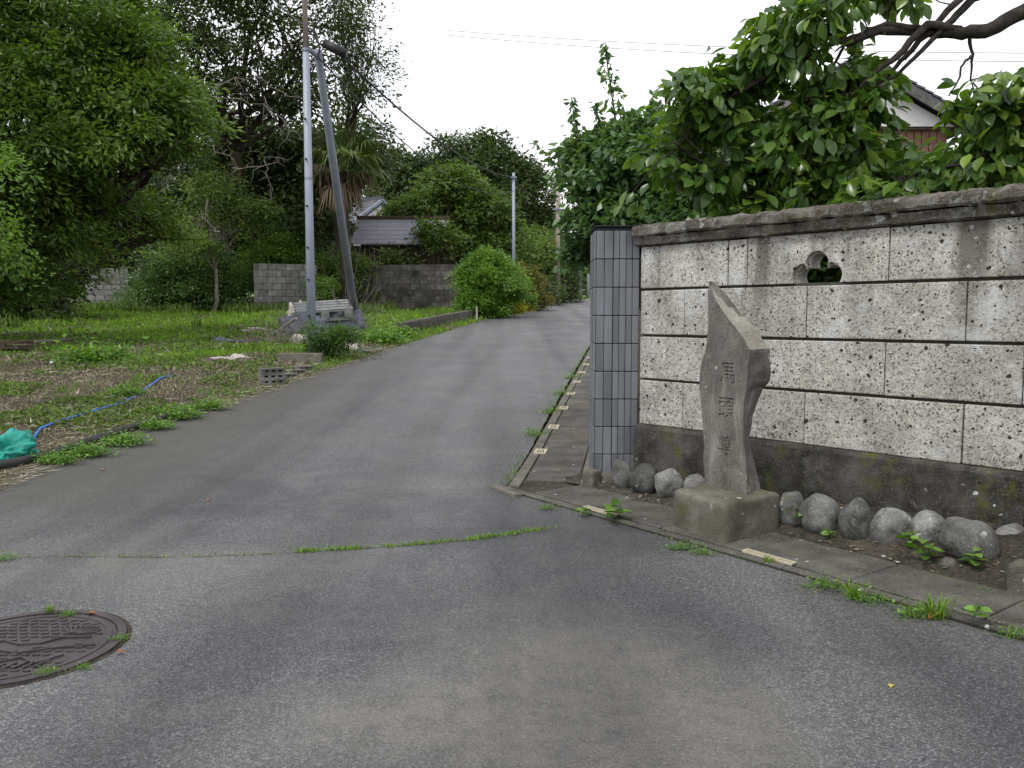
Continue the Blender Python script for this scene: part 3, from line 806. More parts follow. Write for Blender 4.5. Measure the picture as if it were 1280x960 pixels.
# ------------------------------------------------------------------ boulders
def boulder(name, label, cat, px, py, w, h, tiltd, seed, dent=0, dz=-.02, group='rounded boulders edging the bed', mat='boulder'):
    b = G(px, py); sc = b.y/F; rx, rz = w*sc/2*1.07, h*sc/2*1.05
    bm = bmesh.new(); bmesh.ops.create_icosphere(bm, subdivisions=4, radius=1)
    R_ = Matrix.Rotation(math.radians(tiltd), 3, 'Y')
    for v in bm.verts:
        d = v.co.normalized()
        k = 1+.19*noise.noise(d*1.25+Vector((seed, 0, 0)))+.05*noise.noise(d*3.1+Vector((0, seed, 0)))+.012*noise.noise(d*11+Vector((0, 0, seed)))
        if dent: 
            e = max(0, d.dot(Vector((.1, -.95, -.1)).normalized())-.8); k -= dent*min(.2, e)*(1+.6*noise.noise(d*9))
        p = Vector((d.x*rx, d.y*rx*.9, d.z*rz))*k
        v.co = R_ @ p
    zmin = min(v.co.z for v in bm.verts)
    for v in bm.verts: v.co.z += -zmin
    me = bpy.data.meshes.new(name); bm.to_mesh(me); bm.free(); me.materials.append(M[mat])
    for p in me.polygons: p.use_smooth = True
    o = link(name, me); o.location = (b.x, b.y+rx*.7, dz+.02); 
    tag(o, label, cat, group); return o
boulder('boulder', 'oval boulder leaning against the foot of the blue tiled pillar', 'boulder', 779, 618, 26, 42, -22, 1)
boulder('boulder', 'egg-shaped speckled boulder, second from the blue tiled pillar', 'boulder', 808, 625, 35, 42, 10, 2)
boulder('boulder', 'greyish boulder with a rough crusted top, third from the tiled pillar', 'boulder', 839, 630, 36, 40, 0, 3, .6)
boulder('boulder', 'low boulder mostly hidden behind the left corner of the pedestal', 'boulder', 872, 632, 32, 34, 0, 4)
boulder('boulder', 'small smooth boulder half hidden by the right side of the pedestal', 'boulder', 993, 666, 34, 46, 0, 5)
boulder('boulder', 'pale lichen-flecked boulder just right of the pedestal behind a broad-leaved seedling', 'boulder', 1032, 677, 50, 54, 12, 6)
boulder('boulder', 'brown upright boulder with white blotches near the pedestal', 'boulder', 1077, 688, 40, 58, -6, 7)
boulder('boulder', 'boulder with a dark cracked hollow in its front', 'boulder', 1121, 694, 53, 50, 0, 8, 1.3)
boulder('boulder', 'plain grey rounded boulder left of the largest one', 'boulder', 1168, 696, 50, 52, 22, 9)
boulder('boulder', 'largest boulder of the row, long and sloping down to the right', 'boulder', 1226, 720, 72, 60, 30, 10)
boulder('boulder', 'pale-topped boulder at the right edge behind the little concrete block', 'boulder', 1272, 704, 44, 44, 0, 11)
boulder('pebble', 'small mossy stone wedged under the grey rounded boulder', 'stone', 1189, 720, 22, 20, 0, 12, group=None, mat='kerb')
boulder('boulder', 'flat dark stone lying between the pillar foot and the first boulder', 'stone', 757, 609, 30, 14, -10, 13, group=None, mat='kerb')
def stub(label, px, py, w, h, seed):
    b = G(px, py); sc = b.y/F
    e = emp('concrete_stub', b, label, 'concrete block')
    bm = rough_box(Vector((-w*sc/2, 0, -.02)), WD, -WN, w*sc*.9, w*sc*.9, h*sc+.02, .012, seed, 8)
    bmesh.ops.recalc_face_normals(bm, faces=bm.faces)
    me = bpy.data.meshes.new('concrete_stub'); bm.to_mesh(me); bm.free(); me.materials.append(M['kerb'])
    link('block', me, e)
stub('small worn concrete block standing at the corner left of the pillar foot', 737, 609, 20, 22, 3)
stub('worn concrete block at the right edge of the photo beside the boulders', 1276, 746, 40, 44, 6)

# ------------------------------------------------------------------ manhole cover
mc = Vector((-1.87, 3.05, 0)); mr = .475
man = emp('manhole_cover', mc+Vector((0, 0, .002)), 'round cast iron cover with raised wave pattern in the asphalt', 'manhole cover')
def disc_ring(r0, r1, z0, z1, n=64):
    mb = MB(); vs = []
    for i in range(n):
        a = 2*math.pi*i/n
        for r, z in ((r0, z0), (r0, z1), (r1, z1), (r1, z0)): vs.append((mc.x+math.cos(a)*r, mc.y+math.sin(a)*r, z))
    mb.add(vs, [(4*i+q, 4*((i+1) % n)+q, 4*((i+1) % n)+(q+1) % 4, 4*i+(q+1) % 4) for i in range(n) for q in range(4)]); return mb
disc_ring(.435, mr, -.01, .010).build('rim', M['iron'], man)
mb = MB(); vs = [(mc.x+math.cos(2*math.pi*i/64)*.428, mc.y+math.sin(2*math.pi*i/64)*.428, .004) for i in range(64)]; mb.add(vs, [tuple(range(64))]); mb.build('plate', M['iron'], man)
mb = MB(); vs = [(mc.x+math.cos(2*math.pi*i/64)*.50, mc.y+math.sin(2*math.pi*i/64)*.50, .0015) for i in range(64)]; mb.add(vs, [tuple(range(64))]); mb.build('joint', M['soil'], man)
disc_ring(.385, .41, .002, .0075).build('inner_ring', M['iron'], man)
mb = MB(); rr2 = random.Random(2)
for i in range(15):
    for k2 in range(18):
        x = -.38+i*.053+(k2 % 2)*.026+rr2.uniform(-.006, .006); y = -.38+k2*.044
        if x*x+y*y > .37**2: continue
        if abs((y-.25*x)) < .05 or abs(y+.22-.3*x) < .03: continue
        a = rr2.uniform(-.2, .5)
        mb.box((mc.x+x, mc.y+y, .006), (.034, .013, .007), (Vector((math.cos(a), math.sin(a), 0)), Vector((-math.sin(a), math.cos(a), 0)), Z))
mb.build('wave_relief', M['iron'], man)['kind'] = 'stuff'
mb = MB()
def seg(p, q, w=.010, z=.0085):
    p = mc+Vector((p[0], p[1], 0)); q = mc+Vector((q[0], q[1], 0)); d = (q-p); l = d.length; d.normalize()
    c = (p+q)/2; mb.box((c.x, c.y, z), (l, w, .009), (d, Vector((-d.y, d.x, 0)), Z))
for zz in ([(-.36,.02),(-.2,.0),(-.1,.05),(0,.0),(.1,.02),(.16,.09),(.3,.10)], [(-.38,-.1),(-.1,-.06),(.05,-.10),(.2,-.04),(.37,.0)], [(-.3,-.24),(-.15,-.18),(-.05,-.26),(.1,-.15),(.2,-.22),(.28,-.12)]):
    for p, q in zip(zz, zz[1:]): seg(p, q)
for i in range(9): a = math.radians(20+i*14); seg((.19+.02*math.cos(a), .12+.02*math.sin(a)), (.19+.13*math.cos(a), .12+.13*math.sin(a)), .009)
for i in range(7): seg((-.05+i*.045, -.33+i*.012), (-.02+i*.045, -.25+i*.012), .010)
mb.build('line_relief', M['iron'], man)['kind'] = 'stuff'
man.scale = (.78, .78, .9)

# ------------------------------------------------------------------ ground litter on the asphalt
def leaf_mesh(name, mat, ln=.05, wd_=.03, curl=.3):
    vs = []; fs = []
    prof_ = [(0, 0), (.25, .8), (.5, 1), (.75, .7), (1, 0)]
    for i, (u, w) in enumerate(prof_):
        for s_ in (-1, 0, 1): vs.append((u*ln, s_*w*wd_/2, .012*math.sin(u*3.1)*curl+(.25*wd_*w if s_ else 0)))
    for i in range(4):
        for j in (0, 1): q = i*3+j; fs.append((q, q+1, q+4, q+3))
    me = bpy.data.meshes.new(name); me.from_pydata(vs, [], fs); me.materials.append(mat)
    for p in me.polygons: p.use_smooth = True
    return me
fl = leaf_mesh('fallen_leaf', M['yellow']); o = link('fallen_leaf', fl); o.location = G(1113, 860, .002); o.rotation_euler = (0, 0, 1); o.scale = (.6,)*3
tag(o, 'tiny yellow fallen leaf on the bare asphalt in the lower right', 'leaf')
br = leaf_mesh('dry_leaf', M['rust'], .085, .045, 1)
lv_ = [(1160, 774, .4, 1.0, 'curled reddish-brown dead leaf in the weeds at the edge of the asphalt'), (108, 769, .2, .5, 'orange dry leaf on the far rim of the manhole cover'), (143, 818, .4, .45, 'orange dry leaf beside the near right rim of the manhole cover'),
       (258, 626, 1, .45, 'small tan leaf on the lane between manhole and lot'), (128, 588, 2, .6, 'tan leaf on the asphalt near the black pipe'), (425, 770, 2, .001, '')]
for px, py, rz, sc, lab in lv_[:-1]:
    o = link('dry_leaf', br); o.location = G(px, py, .006); o.rotation_euler = (0, 0, rz); o.scale = (sc,)*3; tag(o, lab, 'leaf', 'dry leaves fallen on the asphalt')
# narrow crack across the mouth of the lane, with grass in it
ck = [G(*p) for p in [(-60, 700), (0, 697), (90, 696), (200, 697), (300, 695), (390, 690), (500, 683), (590, 675), (660, 665), (716, 657)]]
vs = []; fine = []
for a, b in zip(ck, ck[1:]):
    for i in range(8): fine.append(a.lerp(b, i/8))
for i, p in enumerate(fine):
    w = .002+.012*max(0, noise.noise(Vector((i*.7, 0, 0)))); wv = .012*noise.noise(Vector((i*.31, 5, 0)))
    vs += [(p.x, p.y-w+wv, .004), (p.x, p.y+w+wv, .004)]
mb = MB(); mb.add(vs, [(2*i, 2*i+2, 2*i+3, 2*i+1) for i in range(len(fine)-1)]); o = mb.build('road_crack', M['kerb']); o['kind'] = 'structure'
# ------------------------------------------------------------------ grass
def blades(P, hgt, wid, lean, tint, rng, curve=True):
    n = len(P); a = rng.random(n)*2*np.pi
    S = np.stack([np.cos(a), np.sin(a), np.zeros(n)], 1); a2 = rng.random(n)*2*np.pi
    Ld = np.stack([np.cos(a2), np.sin(a2), np.zeros(n)], 1)*(lean*rng.random(n))[:, None]
    h = (hgt*(.5+rng.random(n)))[:, None]; w = (wid*(.7+.6*rng.random(n)))[:, None]
    up = np.array([0, 0, 1.0])
    b0 = P-S*w/2; b1 = P+S*w/2
    m0 = P+up*h*.6+Ld*h*.4-S*w*.4; m1 = P+up*h*.6+Ld*h*.4+S*w*.4; t = P+up*h*(1-.35*lean)+Ld*h*1.15
    V = np.stack([b0, b1, m1, m0, t], 1).reshape(-1, 3)
    i5 = np.arange(n)[:, None]*5
    T = np.concatenate([i5+np.array([[0, 1, 2]]), i5+np.array([[0, 2, 3]]), i5+np.array([[3, 2, 4]])], 0)
    return V, T, np.concatenate([tint]*3)
rg = np.random.default_rng(11)
def crack_grass():
    P = []; 
    for i, p in enumerate(fine):
        px = 640+p.x/p.y*F
        dens = 5
        if 370 < px < 480: dens = 75
        elif 480 < px < 680: dens = 50
        elif 70 < px < 350: dens = 8
        dens = int(dens*max(0, .7+1.2*noise.noise(Vector((i*.45, 2, 0)))))
        for _ in range(dens): P.append((p.x+rg.normal()*.025, p.y+rg.normal()*.012, .003))
    P = np.array(P); V, T, ti = blades(P, .010+.022*rg.random(len(P))**2, .0045, 1.1, rg.random(len(P)), rg)
    o = np_mesh('crack_grass', V, T, L['grass'], tint=ti, n=3); tag(o, 'thin line of short grass growing in the crack across the lane mouth', 'grass', kind='stuff')
crack_grass()
def patch(px, py): return noise.noise(Vector((px*.9, py*.5, 0)))
def lot_grass():
    n = 200000
    y = np.exp(rg.uniform(np.log(5.4), np.log(47), n)); u = rg.uniform(-.72, .25, n); x = u*y
    keep = np.array([(xx < xl(yy)-.02) if yy >= 6 else xx < -3.8 for xx, yy in zip(x, y)]); x, y = x[keep], y[keep]
    P = np.stack([x, y, np.array([lotz(a, b) for a, b in zip(x, y)])], 1)
    pn = np.array([noise.noise(Vector((a*.55, b*.40, 0)))+.5*noise.noise(Vector((a*1.9, b*1.3, 3))) for a, b in zip(x, y)])
    far = np.clip((y-12)/11, -.3, .9)-.35*np.clip((-x/y-.45)/.12, 0, 1)*(y < 22)
    gr = pn*1.25+far*.85-.18+rg.normal(size=len(x))*.12
    green = gr > .08
    for msk, nm, hg, mat, lab, cat in ((green, 'lot_grass', 1.0, L['grass'], 'bright patchy green grass over the vacant lot on the left', 'grass'), (~green & (rg.random(len(x)) < .8), 'dry_grass', .6, M['straw'], 'dead tan grass and litter on the bare parts of the vacant lot', 'dry grass')):
        Q = P[msk]; yy = Q[:, 1]
        hgt = np.clip(.02+.0042*yy, .04, .17)*hg*(.5+1.1*rg.random(len(Q))**2); wid = .0035+.0009*yy
        ti = np.clip(rg.random(len(Q))*.7+.3*np.clip(gr[msk], 0, 1), 0, 1)
        V, T, tt_ = blades(Q, hgt, wid, 1.0 if nm == 'lot_grass' else 2.4, ti, rg)
        o = np_mesh(nm, V, T, mat, tint=tt_, n=3); tag(o, lab, cat, kind='stuff')
lot_grass()
# straw and dead stems lying along the road edge
def litter():
    P = []; 
    for _ in range(5200):
        y = math.exp(rg.uniform(math.log(5.6), math.log(20))); xo = abs(rg.normal())*.28
        x = xl(max(y, 6))-xo+.10+rg.normal()*.05
        P.append((x, y, max(lotz(x, y), g(y))+.008+.02*rg.random()))
    P = np.array(P); n = len(P); a = rg.normal(size=n)*.6+1.45
    Dn = np.stack([np.cos(a), np.sin(a), rg.normal(size=n)*.07], 1)
    V, Fq, ti = leaf_quads(P, Dn, rg.uniform(.04, .20, n), rg.random(n), .05, .01, 2, rg)
    o = np_mesh('straw_litter', V, Fq, M['straw'], tint=ti); tag(o, 'dry straw and leaf litter strewn along the left edge of the lane', 'litter', kind='stuff')
    # leaf crumbs between boulders and along the soil bed
    P = []
    for _ in range(900):
        t = rg.uniform(-.3, 4.4); u = rg.uniform(.0, 1); wp = W0+WD*t; sg = (wp-OA).dot(E1); gp = OA+E1*sg+N1*.5
        p = gp.lerp(wp, u**1.5); P.append((p.x, p.y, bedz(t, u**1.5)+.006))
    P = np.array(P); n = len(P); Dn = rg.normal(size=(n, 3)); Dn[:, 2] *= .1
    V, Fq, ti = leaf_quads(P, Dn, rg.uniform(.006, .035, n), rg.random(n), .4, .05, 2, rg)
    o = np_mesh('bed_litter', V, Fq, M['straw'], tint=ti); tag(o, 'crumbs of dead leaves on the narrow soil bed below the stone wall', 'litter', kind='stuff')
litter()
def cover():
    P = []; k2 = 0
    while len(P) < 34000:
        y = math.exp(rg.uniform(math.log(5.8), math.log(36))); x = -rg.uniform(.02, .74)*y
        if x > xl(max(y, 6))-.12: continue
        v = noise.noise(Vector((x*.9, y*.6, 9)))+.6*noise.noise(Vector((x*3.1, y*2.3, 4)))
        if v < .05: continue
        P.append((x, y, lotz(x, y)+.01+.10*min(v, .5)*rg.random()))
    P = np.array(P); n = len(P); Dn = rg.normal(size=(n, 3)); Dn[:, 2] = abs(Dn[:, 2])*.4
    V, Fq, ti = leaf_quads(P, Dn, (.03+.0022*P[:, 1])*rg.uniform(.6, 1.5, n), rg.random(n), .5, .1, 1.2, rg)
    o = np_mesh('ground_cover', V, Fq, L['olive'], tint=ti); tag(o, 'low leafy ground cover creeping over the vacant lot', 'ground cover', kind='stuff')
    P = []
    for _ in range(15000):
        y = math.exp(rg.uniform(math.log(5.8), math.log(30))); x = -rg.uniform(.05, .74)*y
        if x > xl(max(y, 6))-.05: continue
        if noise.noise(Vector((x*.5, y*.4, 19)))+.5*noise.noise(Vector((x*2, y*1.4, 14))) < .0: continue
        P.append((x, y, lotz(x, y)+.012+.03*rg.random()))
    P = np.array(P); n = len(P); Dn = rg.normal(size=(n, 3)); Dn[:, 2] *= .18
    V, Fq, ti = leaf_quads(P, Dn, (.04+.006*P[:, 1])*rg.uniform(.5, 2, n), rg.random(n), .10, .02, 2, rg)
    o = np_mesh('dead_stems', V, Fq, M['straw'], tint=ti); tag(o, 'dead weed stems lying flat over the vacant lot', 'dead stems', kind='stuff')
cover()
def tall():
    P = []
    for _ in range(60000):
        y = rg.uniform(24, 39); x = -rg.uniform(.14, .72)*y
        if x > xl(y)-2: continue
        edge_ = max(0, (y-31)/7)+max(0, (-x/y-.5)/.2)*.8
        if noise.noise(Vector((x*.6, y*.4, 29)))*.8+edge_ < .62: continue
        P.append((x, y, lotz(x, y)))
    P = np.array(P); V, T, ti = blades(P, .42*rg.uniform(.4, 1.3, len(P)), .045, .8, rg.random(len(P)), rg)
    o = np_mesh('tall_grass', V, T, L['olive'], tint=ti, n=3); tag(o, 'taller unkempt grass along the back of the lot below the trees', 'tall grass', kind='stuff')
tall()
# ------------------------------------------------------------------ weeds
def weed(name, label, p, kind, size, seed, cat='weed', group=None, count=None):
    rng = np.random.default_rng(seed); p = Vector(p)
    e = emp(name, p, label, cat, group)
    if kind == 'broad':       # a few large opposite leaves on a stem
        k = count or 7; C = []; Dn = []; s = []; mb = MB(); b = np.array(p)
        nst = max(1, k//5)
        for q in range(nst):
            a0 = rng.random()*6.28; tip = b+np.array([math.cos(a0)*size*.35, math.sin(a0)*size*.35, size*(.6+.4*rng.random())])
            mb.tube([tuple(b), tuple((b+tip)/2+np.array([0, 0, size*.08])), tuple(tip)], [.0022, .002, .0015], 4)
            for i in range(k//nst):
                f = .35+.65*i/max(1, k//nst-1); c = b+(tip-b)*f; a = a0+i*2.4+rng.normal()*.3
                C.append(c); Dn.append([math.cos(a), math.sin(a), .15]); s.append(size*(.55+.35*rng.random()))
        C = np.array(C); Dn = np.array(Dn)
        ob_leaf(e, C, Dn, np.array(s), rng, L['weed'])
        mb.build('stem', L['weed'], e)
    elif kind == 'tuft':
        n = count or 60; P = np.array(p)+np.stack([rng.normal(size=n)*size*.22, rng.normal(size=n)*size*.22, np.zeros(n)], 1)
        V, T, ti = blades(P, size, size*.06, 1.1, rng.random(n), rng); np_mesh('blades', V, T, L['grass'], e, ti, n=3)['kind'] = 'stuff'
    else:                     # low mass of little leaves
        n = count or 160
        C = np.array(p)+np.stack([rng.normal(size=n)*size*.5, rng.normal(size=n)*size*.32, np.abs(rng.normal(size=n))*size*.22], 1)
        Dn = rng.normal(size=(n, 3)); Dn[:, 2] = np.abs(Dn[:, 2])*.2
        V, Fq, ti = leaf_quads(C, Dn, size*(.10+.12*rng.random(n)), rng.random(n), .6, .1, 2, rng)
        np_mesh('leaves', V, Fq, L['weed'], e, ti)
        P = np.array(p)+np.stack([rng.normal(size=30)*size*.4, rng.normal(size=30)*size*.25, np.zeros(30)], 1)
        V, T, ti = blades(P, size*.5, size*.03, .8, rng.random(30), rng); np_mesh('blades', V, T, L['grass'], e, ti, n=3)['kind'] = 'stuff'
    return e
def ob_leaf(e, C, Dn, s, rng, mat, name='leaf'):
    """large leaves, each an object sharing one mesh"""
    key = 'shared_'+mat.name
    me = bpy.data.meshes.get(key)
    if me is None:
        vs = []; fs = []; pr_ = [(0, .02), (.12, .38), (.32, .86), (.52, 1), (.72, .82), (.88, .42), (1, .0)]
        for u, w in pr_:
            for sg in (-1, 0, 1): vs.append((u, sg*w*.29, -.16*u*u+(.09*w if sg else 0)+.012*math.sin(u*17)*sg))
        for i in range(len(pr_)-1):
            for j in (0, 1): q = i*3+j; fs.append((q, q+1, q+4, q+3))
        me = bpy.data.meshes.new(key); me.from_pydata(vs, [], fs); me.materials.append(mat)
        for p_ in me.polygons: p_.use_smooth = True
    offv = parent_loc(e)
    for c, d, sz in zip(C, Dn, s):
        d = Vector(d).normalized(); nrm = Vector((rng.normal()*.5, rng.normal()*.5, 1)); y = nrm.cross(d)
        if y.length < .05: continue
        y.normalize(); z = d.cross(y)
        m = Matrix((d, y, z)).transposed().to_4x4()
        o = link(name, me, e); o.matrix_basis = Matrix.Translation(Vector(c)-offv) @ m @ Matrix.Diagonal((sz, sz, sz, 1))
def rnd_attr(mat):
    """leaf objects have no face attribute: take their shade from the object's random number instead"""
    n2 = mat.copy(); n2.name = mat.name+'_single'; t = n2.node_tree
    a = [x for x in t.nodes if x.type == 'ATTRIBUTE'][0]; oi = t.nodes.new('ShaderNodeObjectInfo')
    for l in list(a.outputs['Fac'].links): 
        to = l.to_socket; t.links.remove(l); t.links.new(oi.outputs['Random'], to)
    return n2
L['weed1'] = rnd_attr(L['weed']); L['kaki1'] = rnd_attr(L['kaki'])
_w = L['weed']
_orig = ob_leaf
def ob_leaf(e, C, Dn, s, rng, mat, name='leaf'): _orig(e, C, Dn, s, rng, L['weed1'] if mat is L['weed'] else mat, name)
W_ = [
 (684, 636, 'small', .07, 'tiny weed in the asphalt seam left of the pale drain slot, leftmost of all'),
 (727, 645, 'broad', .07, 'small weed at the left end of the drain slot near the corner', ),
 (770, 652, 'broadbig', .14, 'tall leafy weed at the right end of the drain slot in front of the pillar'),
 (852, 686, 'small', .10, 'low spreading weed on the seam below the left corner of the pedestal'),
 (878, 692, 'small', .07, 'small bright weed on the seam in front of the pedestal corner'),
 (787, 585, 'broad', .085, 'bright seedling growing at the foot of the blue tiled pillar behind the first boulder'),
 (1003, 667, 'broadbig', .13, 'broad-leaved seedling between the pedestal and the pale boulder'),
 (1036, 681, 'broad', .06, 'little round-leaved weed below the pale lichen-flecked boulder'),
 (1140, 700, 'broad', .08, 'leafy weed under the boulder with the hollow'),
 (1157, 712, 'broadbig', .11, 'broad-leaved weed in front of the plain grey boulder'),
 (1222, 724, 'broadbig', .095, 'round-leaved weed below the largest boulder'),
 (1030, 735, 'small', .11, 'bushy little weed on the seam right of the second drain slot'),
 (1068, 748, 'tuft', .085, 'grass tuft and weed on the seam before the mossy joint'),
 (1088, 752, 'small', .09, 'fresh green weed on the seam next to a grass tuft'),
 (1145, 770, 'small', .12, 'bright feathery weed with a dead leaf beside it at the asphalt edge'),
 (1170, 772, 'tuft', .10, 'wispy grass tuft growing behind the curled dead leaf'),
 (1215, 783, 'broad', .07, 'small broad-leaved weed low on the seam near the right edge'),
 (1270, 796, 'small', .08, 'weed at the asphalt seam on the right edge of the photo'),
 (1232, 742, 'small', .05, 'tiny weed on the gutter slab below the largest boulder'),
 (960, 706, 'tuft', .05, 'thin dry-looking tuft between the pedestal and the second drain slot'),
 (62, 766, 'tuft', .035, 'pale grass tuft behind the far rim of the manhole cover'),
 (85, 770, 'small', .05, 'tiny weed at the far edge of the manhole cover'),
 (60, 842, 'small', .05, 'little green weed on the near edge of the manhole cover'),
 (103, 836, 'small', .035, 'tiny weed on the near edge of the manhole, right of the other one'),
 (150, 800, 'small', .045, 'weed growing at the right rim of the manhole cover'),
 (6, 700, 'small', .07, 'weed in the crack at the left edge of the photo'),
 (292, 0, '', 0, '')]
for i, (px, py, kd, sz, lab) in enumerate([w[:5] for w in W_[:-1]]):
    p = G(px, py, .004)
    inbed = (p-OA).dot(N1) > .5 and px > 600
    if inbed or kd.startswith('broad') and px > 980: p.z = max(.03, bed_at(p)*.9)
    if kd == 'broadbig': weed('weed', lab, p, 'broad', sz, i+50, count=10 if px != 1003 else 7)
    elif kd == 'broad': weed('weed', lab, p, 'broad', sz, i+50, count=8)
    elif kd == 'tuft': weed('grass_tuft', lab, p, 'tuft', sz, i+50, 'grass tuft')
    else: weed('weed', lab, p, 'small', sz, i+50)
# scattered sprigs along both seams
def seam():
    P = []
    for s_ in np.arange(0, 5.0, .012):
        if noise.noise(Vector((s_*3.1, 0, 7))) < -.05: continue
        for _ in range(2):
            p = OA+E1*s_+N1*(rg.normal()*.018+.003); P.append((p.x, p.y, .004))
    for s_ in np.arange(0, 13, .012):
        if noise.noise(Vector((s_*1.6, 4, 7))) < -.1: continue
        for _ in range(1):
            p = OB+E2*s_+N2*(rg.normal()*.05-.03); P.append((p.x, p.y, g(p.y)+.003))
    P = np.array(P); V, T, ti = blades(P, np.where(P[:, 1] > 6, .028, .010), np.where(P[:, 1] > 6, .007, .004), 1.0, rg.random(len(P))*.8, rg)
    o = np_mesh('seam_grass', V, T, L['grass'], tint=ti, n=3); tag(o, 'sparse short grass in the joint between asphalt and gutter', 'grass', kind='stuff')
seam()
for i, (s_, lab) in enumerate([(2.2, 'weed at the gutter joint beside the second grating of the lane'), (3.6, 'weed growing at the gutter joint farther along the lane'), (5.2, 'leafy weed on the lane side gutter joint in the middle distance'), (7.0, 'weed clump at the gutter joint near the edge of the pillar')]):
    p = OB+E2*s_-N2*.04; p.z = g(p.y)+.004; weed('weed', lab, p, 'small', .16, 90+i)
# ------------------------------------------------------------------ things on the lot
def path3(pp, dz): return [GL(a, b, dz) for a, b in pp]
mb = MB(); pts = path3([(-30, 588), (0, 583), (30, 577), (62, 570), (90, 560), (130, 546), (165, 535), (200, 524), (228, 515)], .045)
mb.tube(pts, .045, 12); o = mb.build('drain_pipe', M['pipe'], None, True); tag(o, 'black corrugated pipe lying along the left edge of the lane', 'pipe')
hp = [(-20, 568), (0, 562), (20, 558), (38, 553), (44, 545), (50, 536), (70, 528), (90, 522), (110, 516), (130, 510), (152, 504), (170, 495), (190, 480), (202, 472), (214, 470)]
mb = MB(); pts = path3(hp, .03)
mb.tube(pts, .013, 8); o = mb.build('hose', M['blue'], None, True); tag(o, 'blue hose snaking across the vacant lot behind the black pipe', 'hose')
def crumple(name, label, cat, c, ex, mat, seed, amp=.35, sub=5, group=None, parent=None, sharp=False):
    bm = bmesh.new(); bmesh.ops.create_icosphere(bm, subdivisions=sub, radius=1)
    for v in bm.verts:
        d = v.co.normalized(); 
        nn = noise.noise(d*1.5+Vector((seed, 0, 0)))*amp+abs(noise.noise(d*4+Vector((0, seed, 0))))*amp*.6+noise.noise(d*9+Vector((0, 0, seed)))*amp*.15
        p = d*(1+nn-.2*amp); v.co = Vector((p.x*ex[0], p.y*ex[1], max(p.z, -.15)*ex[2]))
    me = bpy.data.meshes.new(name); bm.to_mesh(me); bm.free(); me.materials.append(mat)
    for p in me.polygons: p.use_smooth = not sharp
    o = link(name, me, parent); o.location = Vector(c)-(parent_loc(parent) if parent else Vector())
    if label: tag(o, label, cat, group)
    return o
c = GL(5, 572); crumple('green_tarp', 'heaped blue-green tarpaulin at the left edge behind the black pipe', 'tarpaulin', c, (.30, .25, .20), M['net'], 3, .6)
# brick stack and row
def cinder(px, py, w, h, dpth, label, nh=3, rz=0.6, mat='kerb', lz=0, group=None):
    b = GL(px, py); e = emp('cinder_block', b+Vector((0, 0, lz)), label, 'concrete block', group, rz)
    hole = w/(nh+.6)
    def part(cx, cy, cz, ex, ey, ez):
        mb = MB(); mb.box((cx, cy, cz), (ex, ey, ez), None, .002, rnd); return mb
    m2 = MB(); m2.box((0, 0, h*.15), (w, dpth, h*.30)); m2.box((0, 0, h*.85), (w, dpth, h*.30)); m2.box((0, dpth*.30, h/2), (w-.004, dpth*.36, h*.42))
    for i in range(nh+1): m2.box((-w/2+(w-.05)*i/nh+.025, -.004, h/2), (.05, dpth*.9, h*.41))
    off = parent_loc(e); m3 = MB(); m3.add([Vector(v)+off for v in m2.v], m2.f); m3.build('body', M[mat], e)
    return e
for i, (px, py, lz, rz, lab) in enumerate([(340, 480, 0, .55, 'hollow block at the bottom of the little stack by the lane'), (340, 480, .08, .5, 'hollow block in the middle of the little stack by the lane'), (340, 480, .16, .6, 'hollow block on top of the little stack by the lane'),
        (357, 473, 0, .9, 'hollow block lying right of the little stack'), (368, 468, 0, .95, 'hollow block in the middle of the row toward the pole'), (379, 463, 0, .9, 'hollow block at the pole end of the row')]):
    cinder(px, py, .36 if i < 3 else .34, .078, .2, lab, 3, rz, 'block', lz, 'hollow blocks by the lane')
# litter pieces
for i, (px, py, w, lab) in enumerate([(65, 455, .10, 'white scrap lying among the weeds, left one of the close pair'), (74, 450, .13, 'white scrap lying among the weeds, right one of the close pair'), (173, 451, .13, 'lone white scrap in the middle of the vacant lot')]):
    b = GL(px, py); crumple('litter_scrap', lab, 'litter', b, (w/2, w/3, .05), M['white_bit'], i+20, .4, 3)
for i, (px, py, w, hh, mat, lab) in enumerate([(282, 428, .65, .16, 'sack', 'grey crumpled plastic sheet in the grass near the pole'), (292, 450, .55, .12, 'sack', 'flat pale plastic scrap in the dry grass below the crumpled sheet'), (325, 415, .9, .18, 'sack', 'long pale heap of rags left of the rubble pile')]):
    b = GL(px, py); crumple('plastic_sheet', lab, 'plastic sheet', b, (w/2, w/2.4, hh*.6), M['tarp' if i == 0 else mat], i+30, .8, 5)
mb = MB(); a = GL(35, 428, .08); b = GL(88, 424, .08); mb.tube([a, b], .035, 6); o = mb.build('timber_pole', M['dead'], None, True); tag(o, 'weathered pale timber pole lying in the grass at far left', 'timber')
mb = MB(); b = GL(12, 440); mb.box(b+Vector((0, 0, .10)), (.7, .5, .06)); mb.box(b+Vector((0.03, .02, .2)), (.66, .46, .05)); mb.box(b+Vector((0, -.2, .15)), (.1, .06, .05)); o = mb.build('board_stack', M['wood']); tag(o, 'two dark boards stacked on the lot at the left edge', 'boards')
